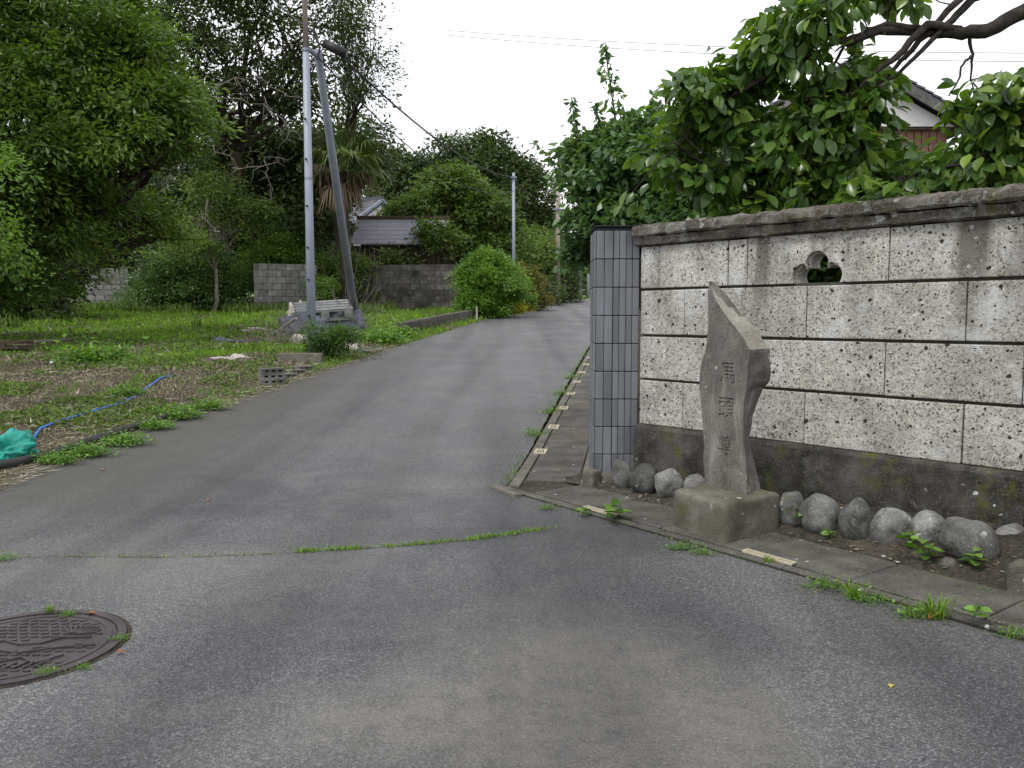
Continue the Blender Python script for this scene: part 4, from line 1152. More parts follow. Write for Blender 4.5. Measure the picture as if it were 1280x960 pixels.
# rubble pile with pallet
hc = D(405, 410, 22.6)
def hz(x, y): return lotz(x, y)
for i, (px, py, ex, mat, lab, am) in enumerate([(380, 414, (.75, .5, .6), 'tarp', 'dark grey crumpled sheeting under the left end of the pallet', .8), (425, 410, (.7, .45, .7), 'tarp', 'dark grey bundle under the right end of the pallet beside the prop', .5),
        (372, 404, (.35, .3, .7), 'sack', 'pale torn sack leaning at the left of the rubble pile', .9), (408, 412, (.40, .4, .5), 'tarp', 'grey rounded bundle in the middle under the pallet', .4), (376, 424, (.26, .2, .22), 'sack', 'pale round sack at the foot of the utility pole', .4), (425, 433, (.42, .3, .16), 'sack', 'beige rolled cloth lying right of the shrub at the pole', .5)]):
    b = GL(px, py+4); crumple('rubble_bundle', lab, 'rubble', b, ex, M[mat], i+41, am*.62, 5, 'rubble pile by the pole')
pc = GL(402, 415); pz = D(405, 389, pc.y).z
pal = emp('pallet', (pc.x+.05, pc.y, pz), 'flat grey slatted pallet lying on top of the rubble pile', 'pallet', rz=.25)
pal.rotation_euler = (.20, -.07, .30); pal.scale = (1.0, 1.05, 1.35)
for i in range(4):
    m2 = MB(); m2.box((parent_loc(pal)+Vector((0, -.5+i*.34, .10))), (1.5, .24, .05)); m2.build('slat', M['pallet'], pal)
for i in range(3):
    m2 = MB(); m2.box((parent_loc(pal)+Vector((-.62+i*.62, 0, .01))), (.22, 1.26, .13)); m2.build('bearer', M['pallet'], pal)
for i in range(2):
    m2 = MB(); m2.box((parent_loc(pal)+Vector((0, -.48+i*.96, -.09))), (1.5, .22, .05)); m2.build('bottom_board', M['pallet'], pal)
rs = random.Random(9)
for i, (px, py, lab) in enumerate([(368, 398, 'thin grey board tilted against the left side of the rubble'), (384, 402, 'dark board sticking out of the rubble beside the steel pole'), (356, 412, 'pale broken board lying left of the rubble pile'), (455, 432, 'weathered plank lying on the ground right of the pole shrub'), (612-165, 404, 'torn pale board leaning on the foot of the prop')]):
    b = GL(px, py+10); mb = MB(); a1 = Vector((rs.uniform(.5, 1), rs.uniform(-.5, .2), rs.uniform(.05, .7) if i < 3 else .06)).normalized(); a2 = Z.cross(a1).normalized()
    mb.box(b+Z*(.28 if i < 3 else .08), (rs.uniform(.7, 1.1), .18, .03), (a1, a2, a1.cross(a2)), .01, rs); o = mb.build('broken_board', M['sack' if i in (2, 4) else ('tarp' if i == 1 else 'pallet')]); tag(o, lab, 'board')
# dead brush at prop foot
def brush(name, label, c, n, ln, mat='dead', r=.006, spread=.4, seed=1):
    rng = np.random.default_rng(seed); mb = MB()
    for _ in range(n):
        b = np.array(c)+np.array([rng.normal()*spread*.5, rng.normal()*spread*.4, 0]); t = b+np.array([rng.normal()*ln*.5, rng.normal()*ln*.4, abs(rng.normal())*ln*.7+.1])
        mb.tube([tuple(x) for x in wob(b, t, 3, .1, rng)], [r, r*.8, r*.6, r*.3], 4, False)
    o = mb.build(name, M[mat]); tag(o, label, 'dead brush', kind='stuff'); return o
brush('dead_brush', 'tangle of dead twigs at the foot of the leaning prop', GL(438, 416), 90, 1.3, r=.008, spread=.5)
brush('dead_brush', 'heap of dry twigs on the ground left of the utility pole', GL(362, 428), 120, .6, r=.007, spread=.9, seed=2)

# ------------------------------------------------------------------ utility poles
pb = GL(390, 442); pb = Vector((pb.x, pb.y, lotz(pb.x, pb.y)))
PY = pb.y
pole = emp('utility_pole', pb, 'tall pale blue-grey steel utility pole at the edge of the vacant lot', 'utility pole')
def zt(py, Y): return D(0, py, Y).z
mb = MB(); z1 = zt(62, PY); r = 5.5*PY/F
mb.tube([pb-Z*.3, pb+Z*(z1-pb.z)*.5, Vector((pb.x, pb.y, z1))], [r*1.05, r*.9, r*.74], 16); mb.build('lower_tube', M['steel'], pole, True)
mb = MB(); mb.tube([Vector((pb.x, pb.y, z1-.02)), Vector((pb.x-.02, pb.y, z1+2.8))], [r*.62, r*.5], 14); mb.build('upper_tube', M['polec'], pole, True)
for k_ in (150, 200, 258, 310, 350, 395):
    mb = MB(); zz = zt(k_, PY); mb.tube([Vector((pb.x-.02, pb.y-r*.85, zz)), Vector((pb.x-.02, pb.y-r*1.25, zz))], .022, 6); mb.build('step_bolt', M['dark'], pole)
for zz in (zt(64, PY), zt(225, PY)):
    mb = MB(); mb.tube([Vector((pb.x, pb.y, zz)), Vector((pb.x, pb.y, zz+.05))], r*.9, 16); mb.build('band', M['steel2'], pole)
cb = MB(); p = D(418, 62, PY-.1); cb.tube([p+Vector((-.20, 0, .12)), p+Vector((.22, 0, -.09))], [.085, .095], 10)
# closure box hangs on the cable
o = cb.build('cable_closure', M['black'], None, True); tag(o, 'black cable closure box hanging beside the head of the utility pole', 'cable closure')
cb2 = MB(); cb2.tube([D(392, 35, PY-.15), D(400, 60, PY-.2), D(396, 75, PY-.2)], .02, 5); cb2.tube([D(430, -10, PY-.1), D(412, 12, PY-.12), D(392, 34, PY-.15), D(396, 52, PY-.15), D(410, 62, PY-.12)], .018, 5); cb2.build('riser_cable', M['cable'], pole)
pf = GL(446, 412); pr_top = D(397, 64, PY+.25)
prop = emp('pole_prop', pf, 'leaning darker steel prop bracing the utility pole', 'prop pole')
mb = MB(); rr3 = 5.3*pf.y/F
mb.tube([pf-(pr_top-pf)*.02, pf.lerp(pr_top, .5), pr_top], [rr3, rr3*.8, rr3*.6], 14); mb.build('prop_tube', M['steel2'], prop, True)
mb = MB(); mb.tube([pr_top-Z*.1, Vector((pb.x, pb.y, pr_top.z))], .05, 8); mb.build('prop_bracket', M['steel2'], prop)
def far_pole(name, label, px, ybot, ytop, Y, w, mat, arms=None):
    b = Vector((D(px, ybot, Y).x, Y, g(Y)-.1)); t = Vector((b.x, Y, D(px, ytop, Y).z))
    e = emp(name, b, label, 'utility pole'); mb = MB(); r_ = w/2*Y/F; mb.tube([b, t], [r_*1.1, r_*.8], 10); mb.build('shaft', M[mat], e, True)
    if arms:
        for (ya, wa) in arms:
            mb = MB(); z_ = D(px, ya, Y).z; mb.box((b.x, Y-r_, z_), (wa*Y/F, .08, .09)); mb.build('crossarm', M['steel2'], e)
    return t
tp1 = far_pole('utility_pole', 'slim blue-grey utility pole rising behind the hedge', 642, 376, 216, 43, 4.2, 'steel', [(222, 8)])
tp2 = far_pole('utility_pole', 'brown weathered utility pole beside the far end of the lane', 697, 370, 205, 52, 6, 'polec', [(262, 14)])
far_pole('utility_pole', 'pale post standing beyond the end of the lane, left one of two', 725, 371, 300, 63, 4, 'steel')
far_pole('utility_pole', 'pale short post standing beyond the lane close to the pillar, right one of two', 735, 367, 340, 68, 4, 'steel')
def wire(label, a, b, sag, r, mat='cable', n=14, name='cable'):
    mb = MB(); pts = [Vector(a).lerp(Vector(b), i/n)-Z*sag*4*(i/n)*(1-i/n) for i in range(n+1)]
    mb.tube(pts, r, 5); o = mb.build(name, M[mat]); tag(o, label, 'cable'); return o
ph = D(408, 62, PY-.1)
wire('upper black cable running from the closure box down to the distant poles', D(426, 70, PY-.1), tp1-Z*.2, .55, .022)
wire('lower thin cable running from the utility pole toward the distant poles', D(398, 72, PY), tp1-Z*.9, 1.0, .014)
wire('short thick cable between the slim blue-grey pole and the brown pole', tp1-Z*.3, tp2-Z*2.2, .5, .03)
wire('pale overhead wire crossing the sky, upper of the two', D(560, 38, 60), D(1500, 66, 45), .5, .022, 'wirelt', 20)
wire('pale overhead wire crossing the sky, lower of the two', D(560, 44, 60), D(1500, 76, 45), .6, .022, 'wirelt', 20)
wire('thin cable hanging from the pole head into the left treetop', D(394, 40, PY), D(300, -60, PY+12), .3, .018)

# ------------------------------------------------------------------ block walls on the lot
def block_wall(label, A, B, z0, z1, bl, bh, th, mat, skip=None, cap=False, name='block_wall', lean=0):
    A, B = Vector(A), Vector(B); d = (B-A); d.z = 0; ln = d.length; d.normalize(); nn_ = Vector((d.y, -d.x, 0))
    e = emp(name, (A.x, A.y, z0), label, 'wall')
    nr = max(1, round((z1-z0)/bh)); bh = (z1-z0)/nr; nc_ = max(1, round(ln/bl)); bl = ln/nc_
    sh = {}
    for key in ('full', 'half'):
        w_ = bl if key == 'full' else bl/2
        mb = MB(); mb.box((0, 0, 0), (w_-.015, th, bh-.015)); me = bpy.data.meshes.new('block_'+key); me.from_pydata([tuple(v) for v in mb.v], [], mb.f)
        bm = bmesh.new(); bm.from_mesh(me); bmesh.ops.bevel(bm, geom=bm.edges[:], offset=.008, segments=1, affect='EDGES'); bm.to_mesh(me); bm.free(); me.materials.append(M[mat]); sh[key] = me
    rzw = math.atan2(d.y, d.x)
    for r_ in range(nr):
        cells = [(i*bl+bl/2, 'full') for i in range(nc_)] if r_ % 2 == 0 else [(bl/4, 'half')]+[(i*bl+bl, 'full') for i in range(nc_-1)]+[(ln-bl/4, 'half')]
        for s_, key in cells:
            if skip and skip(s_/ln, (r_+.5)/nr): continue
            o = link('block', sh[key], e); p = A+d*s_+nn_*rnd.uniform(-.006, .006); p.z = z0+(r_+.5)*bh
            o.location = p-parent_loc(e); o.rotation_euler = (0, 0, rzw)
    mb = MB(); mb.box((A+B)/2+Z*((z0+z1)/2-(A+B).z/2), (ln-.03, th*.82, z1-z0-.02), (d, nn_, Z)); mb.build('mortar', M['mortar'], e)
    return e
A = D(318, 392, 37.5); B = D(397, 390, 38.6)
block_wall('grey concrete block wall standing free behind the utility pole', A, B, A.z-.1, D(318, 329, 37.5).z, .40, .29, .15, 'blocklt')
A = D(442, 388, 39.5); B = D(588, 390, 38.5)
block_wall('dark stained block wall below the little roofed gate, right of the prop', A, B, B.z-.15, D(588, 330, 38.5).z, .42, .29, .15, 'blockdark')
A = D(110, 384, 40.0); B = D(162, 387, 40.6)
block_wall('pale weathered block wall under the trees at far left', A, B, A.z-.2, D(108, 335, 40).z, .40, .26, .15, 'blocklt', skip=lambda s_, h: s_ < .12 and h > .9)
A = G(672, 374); A.y = 46; A = Vector((D(670, 370, 46).x, 46, 0)); B = Vector((D(694, 370, 53).x, 53, 0))
block_wall('distant light grey wall by the lane behind the bushes', A, B, g(46)-.1, g(50)+1.15, .5, .3, .15, 'pallet')
# low retaining kerb beside the lane
kb = emp('retaining_kerb', GL(512, 417), 'low stained concrete retaining kerb beside the lane below the dark block wall', 'kerb')
pts = [G(512, 420), G(540, 413), G(568, 406), G(594, 400)]
for a, b in zip(pts, pts[1:]):
    a = a+Vector((-.1, 0, 0)); b = b+Vector((-.1, 0, 0)); d = (b-a); l = d.length; d.normalize(); q = Vector((-d.y, d.x, 0)).normalized()
    mb = MB(); mb.box((a+b)/2+Z*.16+q*.12, (l-.012, .24, .42), (d, q, d.cross(q)), .006, rnd); mb.build('kerb_stone', M['blockdark'], kb, bevel=.015, seg=1)
mb = MB(); b = D(596, 396, 30.5); mb.tube([b-Z*.2, b+Z*.35], .04, 6); o = mb.build('marker_post', M['sack']); tag(o, 'short pale marker post at the end of the retaining kerb', 'post')
mb = MB(); q = GL(388, 452); mb.box(q+Vector((-.1, -.3, .03)), (.8, .25, .3), None, .01, rnd); o = mb.build('kerb_block', M['kerb'], None, bevel=.02); tag(o, 'mossy concrete kerb block at the foot of the utility pole', 'kerb')
# ------------------------------------------------------------------ roofed gate
gx = D(452, 300, 45); gt = emp('roofed_gate', (gx.x+1.8, 46, g(45)), 'small timber gate house with a ridged metal roof behind the dark block wall', 'gate house')
x0, x1 = D(453, 300, 45).x, D(548, 300, 45).x
ze = D(450, 299, 44.4).z; zr = D(450, 273, 45.6).z; zb = g(45)
y0, y1 = 44.9, 46.6; ym = (y0+y1)/2
mb = MB()
for i in range(7):
    yy0 = 44.3; yy = 44.3+(ym-44.3)*i/7; 
def roof_slab(side, i, n, xa, xb, zlo, zhi, half, par, mat):
    # one course of the roof
    f0, f1 = i/n, (i+1)/n; s = side
    ya, yb = ym+s*half*(1-f0), ym+s*half*(1-f1); za, zb_ = zlo+(zhi-zlo)*f0, zlo+(zhi-zlo)*f1
    mb = MB(); lift = .035
    vs = [(xa, ya, za+lift), (xb, ya, za+lift), (xb, yb, zb_+.012), (xa, yb, zb_+.012), (xa, ya, za-.03), (xb, ya, za-.03), (xb, yb, zb_-.05), (xa, yb, zb_-.05)]
    mb.add(vs, [(0, 1, 2, 3), (7, 6, 5, 4), (0, 4, 5, 1), (1, 5, 6, 2), (2, 6, 7, 3), (3, 7, 4, 0)]); return mb.build('roof_course', mat, par)
for side in (-1, 1):
    for i in range(6): roof_slab(side, i, 6, x0-.35, x1+.5, ze-.25, zr, 1.5, gt, M['roofm'])
mb = MB(); mb.box(((x0+x1)/2+.08, ym, zr+.06), (x1-x0+1.0, .26, .17)); mb.build('ridge', M['wood'], gt, bevel=.02)
for side in (-1, 1):
    mb = MB(); a = Vector((x0-.37, ym+side*1.55, ze-.30)); b = Vector((x0-.37, ym, zr-.02)); d = (b-a); l = d.length; d.normalize()
    mb.box((a+b)/2, (.06, l, .16), (Vector((1, 0, 0)), d, Vector((1, 0, 0)).cross(d))); mb.build('bargeboard', M['sack'], gt)
for xx in (x0, (x0+x1)/2, x1):
    for yy in (y0, y1):
        mb = MB(); mb.box((xx, yy, (zb+ze)/2-.05), (.16, .16, ze-zb)); mb.build('post', M['wood'], gt)
for i in range(14):
    mb = MB(); xx = x0+.1+(x1-x0-.2)*(i+.5)/14; mb.box((xx, y0+.02, (zb+ze)/2-.2), ((x1-x0-.2)/14-.015, .03, ze-zb-.3)); mb.build('board', M['wood'], gt)
for i in range(5):
    mb = MB(); mb.box(((x0+x1)/2, y0-.03, zb+.5+i*(ze-zb-.6)/5), (x1-x0, .03, .06)); mb.build('rail', M['wood'], gt)
mb = MB(); mb.add([(x0+.02, y0, ze-.2), (x0+.02, y1, ze-.2), (x0+.02, ym, zr-.08), (x0+.08, y0, ze-.2), (x0+.08, y1, ze-.2), (x0+.08, ym, zr-.08)], [(0, 2, 1), (3, 4, 5), (0, 1, 4, 3), (1, 2, 5, 4), (2, 0, 3, 5)]); mb.build('gable', M['wood'], gt)
mb = MB(); mb.box(D(449, 321, 46.5)-Z*.5, (.9, .15, 2.2)); o = mb.build('plaster_wall', M['white']); tag(o, 'bit of white plastered wall left of the little roofed gate', 'wall')
# tiled house roof behind
hr = emp('tiled_house', D(455, 300, 54), 'house with a grey tiled gable roof peeking out above the little gate', 'house')
ax_, bx_ = D(425, 280, 54), D(485, 280, 54); rx0, rx1 = ax_.x, bx_.x
apex = D(474, 251, 54); eL = D(440, 284, 54); eR = D(500, 280, 54)
nrow, ncol = 8, 14
ts = bpy.data.meshes.new('tile_shape'); tv = []
for i in range(2):
    for k2 in range(5): a = math.pi*k2/4; tv.append((-.13*math.cos(a), i*.33, .075*math.sin(a)+.02*i))
ts.from_pydata(tv, [], [(k2, k2+1, k2+6, k2+5) for k2 in range(4)]); ts.materials.append(M['rtile'])
Rd = Vector((-.75, .66, 0)).normalized(); Sd = Vector((-.66, -.75, 0)).normalized()
AP = Vector(D(477, 250, 54)); hw, drop, rl = 2.6, 1.75, 4.0
dn = (Sd*hw-Z*drop).normalized(); nrm = Rd.cross(dn); nrm = nrm if nrm.z > 0 else -nrm
for s_ in range(nrow):
    for c_ in range(ncol):
        p = AP+dn*(s_*.36)+Rd*(.1+c_*.27)+nrm*(.02+.0*s_); o = link('roof_tile', ts, hr)
        o.matrix_basis = Matrix.Translation(p-parent_loc(hr)) @ Matrix((dn.cross(nrm), dn, nrm)).transposed().to_4x4()
def prism(name, apex, half, drp, ln, inset, mat):
    L1, R1 = apex+Sd*half-Z*drp, apex-Sd*half-Z*drp
    o_ = Rd*inset; mb = MB(); mb.add([apex+o_, L1+o_, R1+o_, apex+Rd*ln, L1+Rd*ln, R1+Rd*ln], [(0, 1, 2), (5, 4, 3), (0, 3, 4, 1), (0, 2, 5, 3), (1, 4, 5, 2)]); mb.build(name, mat, hr)
prism('roof_body', AP-Z*.06, hw+.3, drop+.2, rl, .02, M['rtile'])
prism('gable', AP-Z*.32, hw-.3, drop-.2, rl, -.02, M['white'])
for sg in (-1, 1):
    q = AP+Sd*sg*(hw+.3)-Z*(drop+.2); d = (q-AP); l = d.length; d.normalize()
    mb = MB(); mb.box((AP+q)/2-Rd*.08, (l, .12, .17), (d, Rd, d.cross(Rd))); mb.build('bargeboard', M['steel'], hr)
mb = MB(); mb.box(AP+Rd*rl/2+Z*.12, (rl+.2, .3, .26), (Rd, Sd, Z)); mb.build('ridge', M['rtile'], hr)
cc_ = AP+Rd*(rl/2); mb = MB(); mb.box((cc_.x, cc_.y, (AP.z-drop-.1+g(54))/2), (rl-.6, 2*hw-1, AP.z-drop-.1-g(54)), (Rd, Sd, Z)); mb.build('walls', M['white'], hr)

# ------------------------------------------------------------------ house behind the wall on the right
HY = 24.0
ap = D(1072, 82, HY); er = D(1215, 166, HY); el = D(935, 160, HY)
hs = emp('gabled_house', (ap.x, HY+3, g(HY)), 'house with white gable, brown siding and dark eaves behind the persimmon tree', 'house')
mb = MB(); dp = Vector((0, 7, 0)); a_, b_, c_ = Vector(ap)-Z*.15, Vector(el), Vector(er)
lo = D(1072, 158, HY).z
mb.add([a_, (el.x+.5, HY, lo), (er.x-.5, HY, lo), a_+dp, Vector((el.x+.5, HY, lo))+dp, Vector((er.x-.5, HY, lo))+dp], [(0, 1, 2), (5, 4, 3), (0, 3, 4, 1), (0, 2, 5, 3), (1, 4, 5, 2)]); mb.build('gable', M['white'], hs)
mb = MB(); mb.box(((el.x+er.x)/2, HY+3.6, (lo+g(HY))/2-.02), (er.x-el.x-1.2, 6.8, lo-g(HY))); mb.build('walls', M['siding'], hs)
nsd = 18
for i in range(nsd):
    mb = MB(); xx = er.x-.8-i*.22; mb.box((xx, HY+.18, lo-.8), (.19, .04, 1.5)); mb.build('siding_board', M['siding'], hs)
mb = MB(); mb.box(((el.x+er.x)/2, HY+.10, lo-.03), (er.x-el.x-1.2, .1, .1)); mb.build('trim', M['wood'], hs)
for q in (er, el):
    d = (Vector(q)-Vector(ap)); l = d.length; d.normalize(); nrm = d.cross(Vector((0, 1, 0)))
    if nrm.z < 0: nrm = -nrm
    mb = MB(); mb.box((Vector(ap)+Vector(q))/2+nrm*.16+Vector((0, 3.3, 0)), (l, 7.2, .06), (d, Vector((0, 1, 0)), nrm)); mb.build('roof_slope', M['rtile'], hs)
    mb = MB(); mb.box((Vector(ap)+Vector(q))/2+nrm*.02+Vector((0, -.27, 0)), (l, .06, .22), (d, Vector((0, 1, 0)), nrm)); mb.build('bargeboard', M['sack'] if False else M['block'], hs)
    nt_ = int(l/.26)
    for i in range(nt_):
        mb = MB(); c = Vector(ap)+d*(i+.5)*l/nt_+nrm*.23+Vector((0, -.16, 0)); mb.box(c, (.27, .36, .05), ((d+nrm*.12).normalized(), Vector((0, 1, 0)), nrm)); mb.build('edge_tile', M['rtile'], hs)

# ------------------------------------------------------------------ trees and shrubs, left side
def gp(px, Y): p = D(px, 380, Y); return (p.x, Y, g(Y))
tree('broadleaf_tree', 'huge fresh green broadleaf tree overhanging the lot at the upper left', 'tree', gp(-60, 21),
     [lobe(-20, 40, 120, 19), lobe(80, 50, 95, 19.5), lobe(150, 90, 70, 20), lobe(30, 180, 120, 18.5), lobe(160, 140, 64, 19, .8), lobe(222, 140, 38, 19.5, .8), lobe(50, 250, 80, 19.5, .7), lobe(185, 262, 34, 23, .45), lobe(150, 235, 30, 22, .4), lobe(215, 285, 24, 24, .4), lobe(230, 180, 20, 20, .6), lobe(-10, 300, 90, 20), lobe(140, 20, 55, 20.5)],
     'near', 4300, 24, .17, .165, trunk_r=.34, seed=3, inner=.5, twigs=20, wid=.36)
tree('bamboo_thicket', 'shadowy thicket of drooping leaves below the huge tree at far left', 'shrub', gp(40, 31),
     [lobe(20, 330, 70, 29, .8), lobe(60, 318, 44, 31, .8), lobe(-60, 340, 80, 28, .8), lobe(150, 262, 44, 32, .7), lobe(40, 372, 36, 29, .5), lobe(70, 300, 40, 31, .8)],
     'dark', 1200, 30, .20, .18, trunk_r=.10, seed=4, split=.2)  # darker leaf colour also stands in for the shade beneath the huge tree
tree('evergreen_oak', 'dark dense evergreen behind the steel pole, its crown ending above the palm', 'tree', gp(400, 44),
     [lobe(350, 195, 60, 44, .8), lobe(425, 172, 42, 44, .8), lobe(440, 195, 28, 43), lobe(300, 210, 70, 44), lobe(382, 240, 55, 44), lobe(418, 262, 26, 58), lobe(440, 240, 24, 60), lobe(430, 290, 26, 58), lobe(345, 290, 65, 43, .7), lobe(250, 280, 60, 43)],
     'dark', 3000, 26, .30, .26, trunk_r=.35, seed=5, inner=.35, twigs=25)
tree('thin_crown_tree', 'tall thin-crowned tree with dark forking limbs against the sky', 'tree', gp(265, 43),
     [lobe(250, 30, 60, 35), lobe(320, 50, 60, 36), lobe(390, 40, 55, 37), lobe(300, -50, 80, 36), lobe(400, -40, 60, 36), lobe(340, 110, 55, 37, .7), lobe(230, 100, 45, 36), lobe(420, 100, 40, 38, .8), lobe(200, 10, 40, 35)],
     'sparse', 1050, 17, .30, .24, trunk_r=.24, seed=6, inner=.15, twigs=16, split=.62)
tree('thin_crown_tree', 'feathery tree of fine twigs spreading into the sky right of the pole head', 'tree', gp(410, 40),
     [lobe(440, 30, 40, 39, .8), lobe(465, 70, 32, 39, .7), lobe(430, -20, 50, 39), lobe(455, 110, 30, 39, .5)],
     'sparse', 330, 9, .30, .17, trunk_r=.13, seed=16, inner=.1, twigs=34, split=.62)
tree('dark_evergreen', 'deep green evergreen filling the gap between the two left block walls', 'tree', gp(235, 46),
     [lobe(200, 250, 60, 46), lobe(120, 300, 50, 48), lobe(60, 300, 60, 48), lobe(160, 200, 60, 46), lobe(260, 320, 45, 46, .7), lobe(310, 310, 45, 47, .7), lobe(210, 320, 50, 46, .7)],
     'dark', 1400, 26, .30, .26, trunk_r=.25, seed=7, inner=.4)
tree('light_leaved_tree', 'young lighter green tree with pale bare stems in front of the dark evergreens', 'tree', gp(270, 36),
     [lobe(270, 228, 26, 36, .7), lobe(305, 262, 22, 36, .6), lobe(262, 270, 22, 36, .6), lobe(240, 300, 22, 35.5, .6)],
     'olive', 240, 30, .22, .16, trunk_r=.08, bark='dead', seed=8, inner=.3, twigs=14)
tree('dark_shrub', 'rounded dark shrub between the two left block walls', 'shrub', gp(210, 38),
     [lobe(262, 335, 26, 38, 1.1), lobe(285, 355, 22, 38, 1), lobe(217, 345, 38, 37.5, .85), lobe(240, 362, 28, 37, .8), lobe(192, 362, 20, 37.5, .8), lobe(215, 320, 25, 38, .8)], 'plum', 900, 30, .22, .14, trunk_r=.06, seed=9, split=.2, inner=.4)
tree('light_shrub', 'bright vine-like shrub rising above the free standing grey wall', 'shrub', gp(350, 41),
     [lobe(350, 312, 26, 40.5, .7), lobe(325, 322, 18, 40.5, .6), lobe(375, 318, 16, 40.5, .6), lobe(300, 350, 20, 40, 1.2)], 'bright', 420, 30, .20, .15, trunk_r=.06, seed=10, inner=.4)
tree('ivy_mass', 'mound of dark ivy between the two right-hand block walls behind the prop', 'shrub', gp(418, 41),
     [lobe(420, 345, 24, 39.4, 1.1), lobe(448, 330, 12, 39.2, .6), lobe(405, 335, 18, 39.8)], 'olive', 420, 30, .2, .14, trunk_r=.05, seed=11, split=.2)
tree('round_shrub', 'small round fresh green shrub in front of the ivy behind the pallet', 'shrub', gp(405, 37),
     [lobe(405, 358, 15, 37, 1)], 'bright', 90, 30, .14, .12, trunk_r=.04, seed=12, split=.3)
tree('leafy_shrub', 'dense leafy shrub growing at the foot of the utility pole', 'shrub', (pb.x+.35, pb.y-.35, lotz(pb.x, pb.y)),
     [((pb.x+.32, pb.y-.35, pb.z+.42), .33, 1.0), ((pb.x+.60, pb.y-.35, pb.z+.28), .25, .9)], 'plum', 170, 26, .07, .085, trunk_r=.02, seed=13, split=.3, wid=.3, inner=.3)
for i, (px, py, s_, lab) in enumerate([(155, 560, .22, 'low creeping weed mat at the lane edge between pipe and asphalt'), (110, 573, .22, 'creeping weed over the black pipe near the green tarpaulin'), (70, 583, .18, 'patch of creeping weed at the near end of the black pipe'), (225, 527, .26, 'broad weed mat at the far end of the black pipe'), (262, 516, .22, 'weed mat trailing along the lane edge past the pipe'), (195, 540, .2, 'small weed clump on the lane edge in front of the pipe'), (120, 458, .55, 'dark green clump of weeds in the middle of the vacant lot'), (160, 500, .22, 'yellowish upright weed clump beside the blue hose'), (475, 432, .5, 'green weed bank at the lane edge right of the leaning prop'), (500, 425, .4, 'weed clump at the lane edge before the retaining kerb')]):
    weed('weed_mat', lab, GL(px, py-5, .03), 'small', s_*(1.0 if i < 6 else 1.3), 120+i, 'weeds', 'weed mats along the left of the lane', count=620)
near = tree('edge_shrub', 'bright small-leaved branch hanging in from the left edge of the photo', 'shrub', (-6.6, 9.2, lotz(-6.6, 9.2)),
     [lobe(-34, 235, 24, 9.2, 2.2), lobe(-26, 310, 18, 9.2, 1)], 'bright', 110, 26, .10, .07, trunk_r=.03, seed=14, split=.5)
# dead pale branches
def dead_branches(name, label, base, tips, r, seed):
    rng = np.random.default_rng(seed); mb = MB()
    for (p, q, rr) in tips:
        p = np.array(p); q = np.array(q); pts = wob(p, q, 6, .05, rng)
        rr *= .75; mb.tube([tuple(x) for x in pts], [rr*(1-.12*i) for i in range(7)], 6, False)
        for i in range(2, 7):
            for _ in range(2):
                e = pts[i]+rng.normal(size=3)*np.linalg.norm(q-p)*.22
                mb.tube([tuple(x) for x in wob(pts[i], e, 3, .1, rng)], [rr*.45, rr*.35, rr*.25, rr*.12], 4, False)
    o = mb.build(name, M['dead'], None, True); tag(o, label, 'dead branches', kind='stuff'); return o
Yd = 34
dead_branches('dead_branches', 'pale bare branches arching to the right in front of the dark evergreens', None,
   [(D(240, 118, Yd), D(330, 130, Yd), .05), (D(330, 130, Yd), D(378, 175, Yd), .03), (D(245, 110, Yd), D(320, 95, Yd), .05), (D(320, 95, Yd), D(385, 130, Yd), .03), (D(330, 120, Yd), D(350, 170, Yd), .025)], .03, 1)
dead_branches('dead_branches', 'tangle of pale dead twigs low between the huge tree and the evergreens', None,
   [(D(150, 215, Yd), D(190, 180, Yd), .06), (D(250, 170, Yd), D(290, 200, Yd), .04), (D(260, 250, Yd), D(245, 300, Yd), .05), (D(275, 290, Yd), D(250, 270, Yd), .05), (D(290, 210, Yd), D(360, 200, Yd), .035), (D(330, 200, Yd), D(340, 250, Yd), .03), (D(230, 195, Yd), D(200, 240, Yd), .035), (D(300, 320, 37), D(260, 280, 37), .05)], .03, 2)
# palm
def palm():
    Y = 37; b = gp(432, Y); t = emp('fan_palm', b, 'fan palm with a skirt of brown dead fronds left of the little gate', 'palm')
    top = D(430, 212, Y); rng = np.random.default_rng(8)
    mb = MB(); mb.tube([Vector(b), Vector(top)], [.22, .17], 10); mb.build('trunk', M['bark'], t, True)
    def frond(name, az, el, ln, mat, droop):
        c = np.array(top); d = np.array([math.cos(az)*math.cos(el), math.sin(az)*math.cos(el), math.sin(el)]); hub = c+d*ln*.5
        side = np.cross(d, [0, 0, 1]); side /= np.linalg.norm(side); upv = np.cross(side, d)
        V = []; Fq = []; n = 15
        st_ = 0
        for i in range(n):
            a = (i/(n-1)-.5)*2.7; dd = d*math.cos(a)+side*math.sin(a); tip = hub+dd*ln*.62*(1-.15*abs(a)); tip[2] -= droop*(.3+.5*abs(a))*ln; tip += rng.normal(size=3)*.09; mid = hub+dd*ln*.35+rng.normal(size=3)*.03; sd = np.cross(dd, upv)*.05
            V += [hub, mid+sd, tip, mid-sd]; Fq.append([st_, st_+1, st_+2, st_+3]); st_ += 4
        p1 = c; V += [p1-side*.015, p1+side*.015, hub+side*.012, hub-side*.012]; Fq.append([st_, st_+1, st_+2, st_+3])
        np_mesh(name, V, Fq, mat, t, np.full(len(Fq), rng.random()))
    for i in range(40): frond('frond', rng.random()*6.28, rng.uniform(-.25, 1.2), rng.uniform(1.5, 2.3), L['palm'], rng.uniform(.2, .6))
    for i in range(34): frond('dead_frond', rng.random()*6.28, rng.uniform(-1.25, .1), rng.uniform(.9, 1.8), L['palmd'], rng.uniform(.15, .9))
palm()
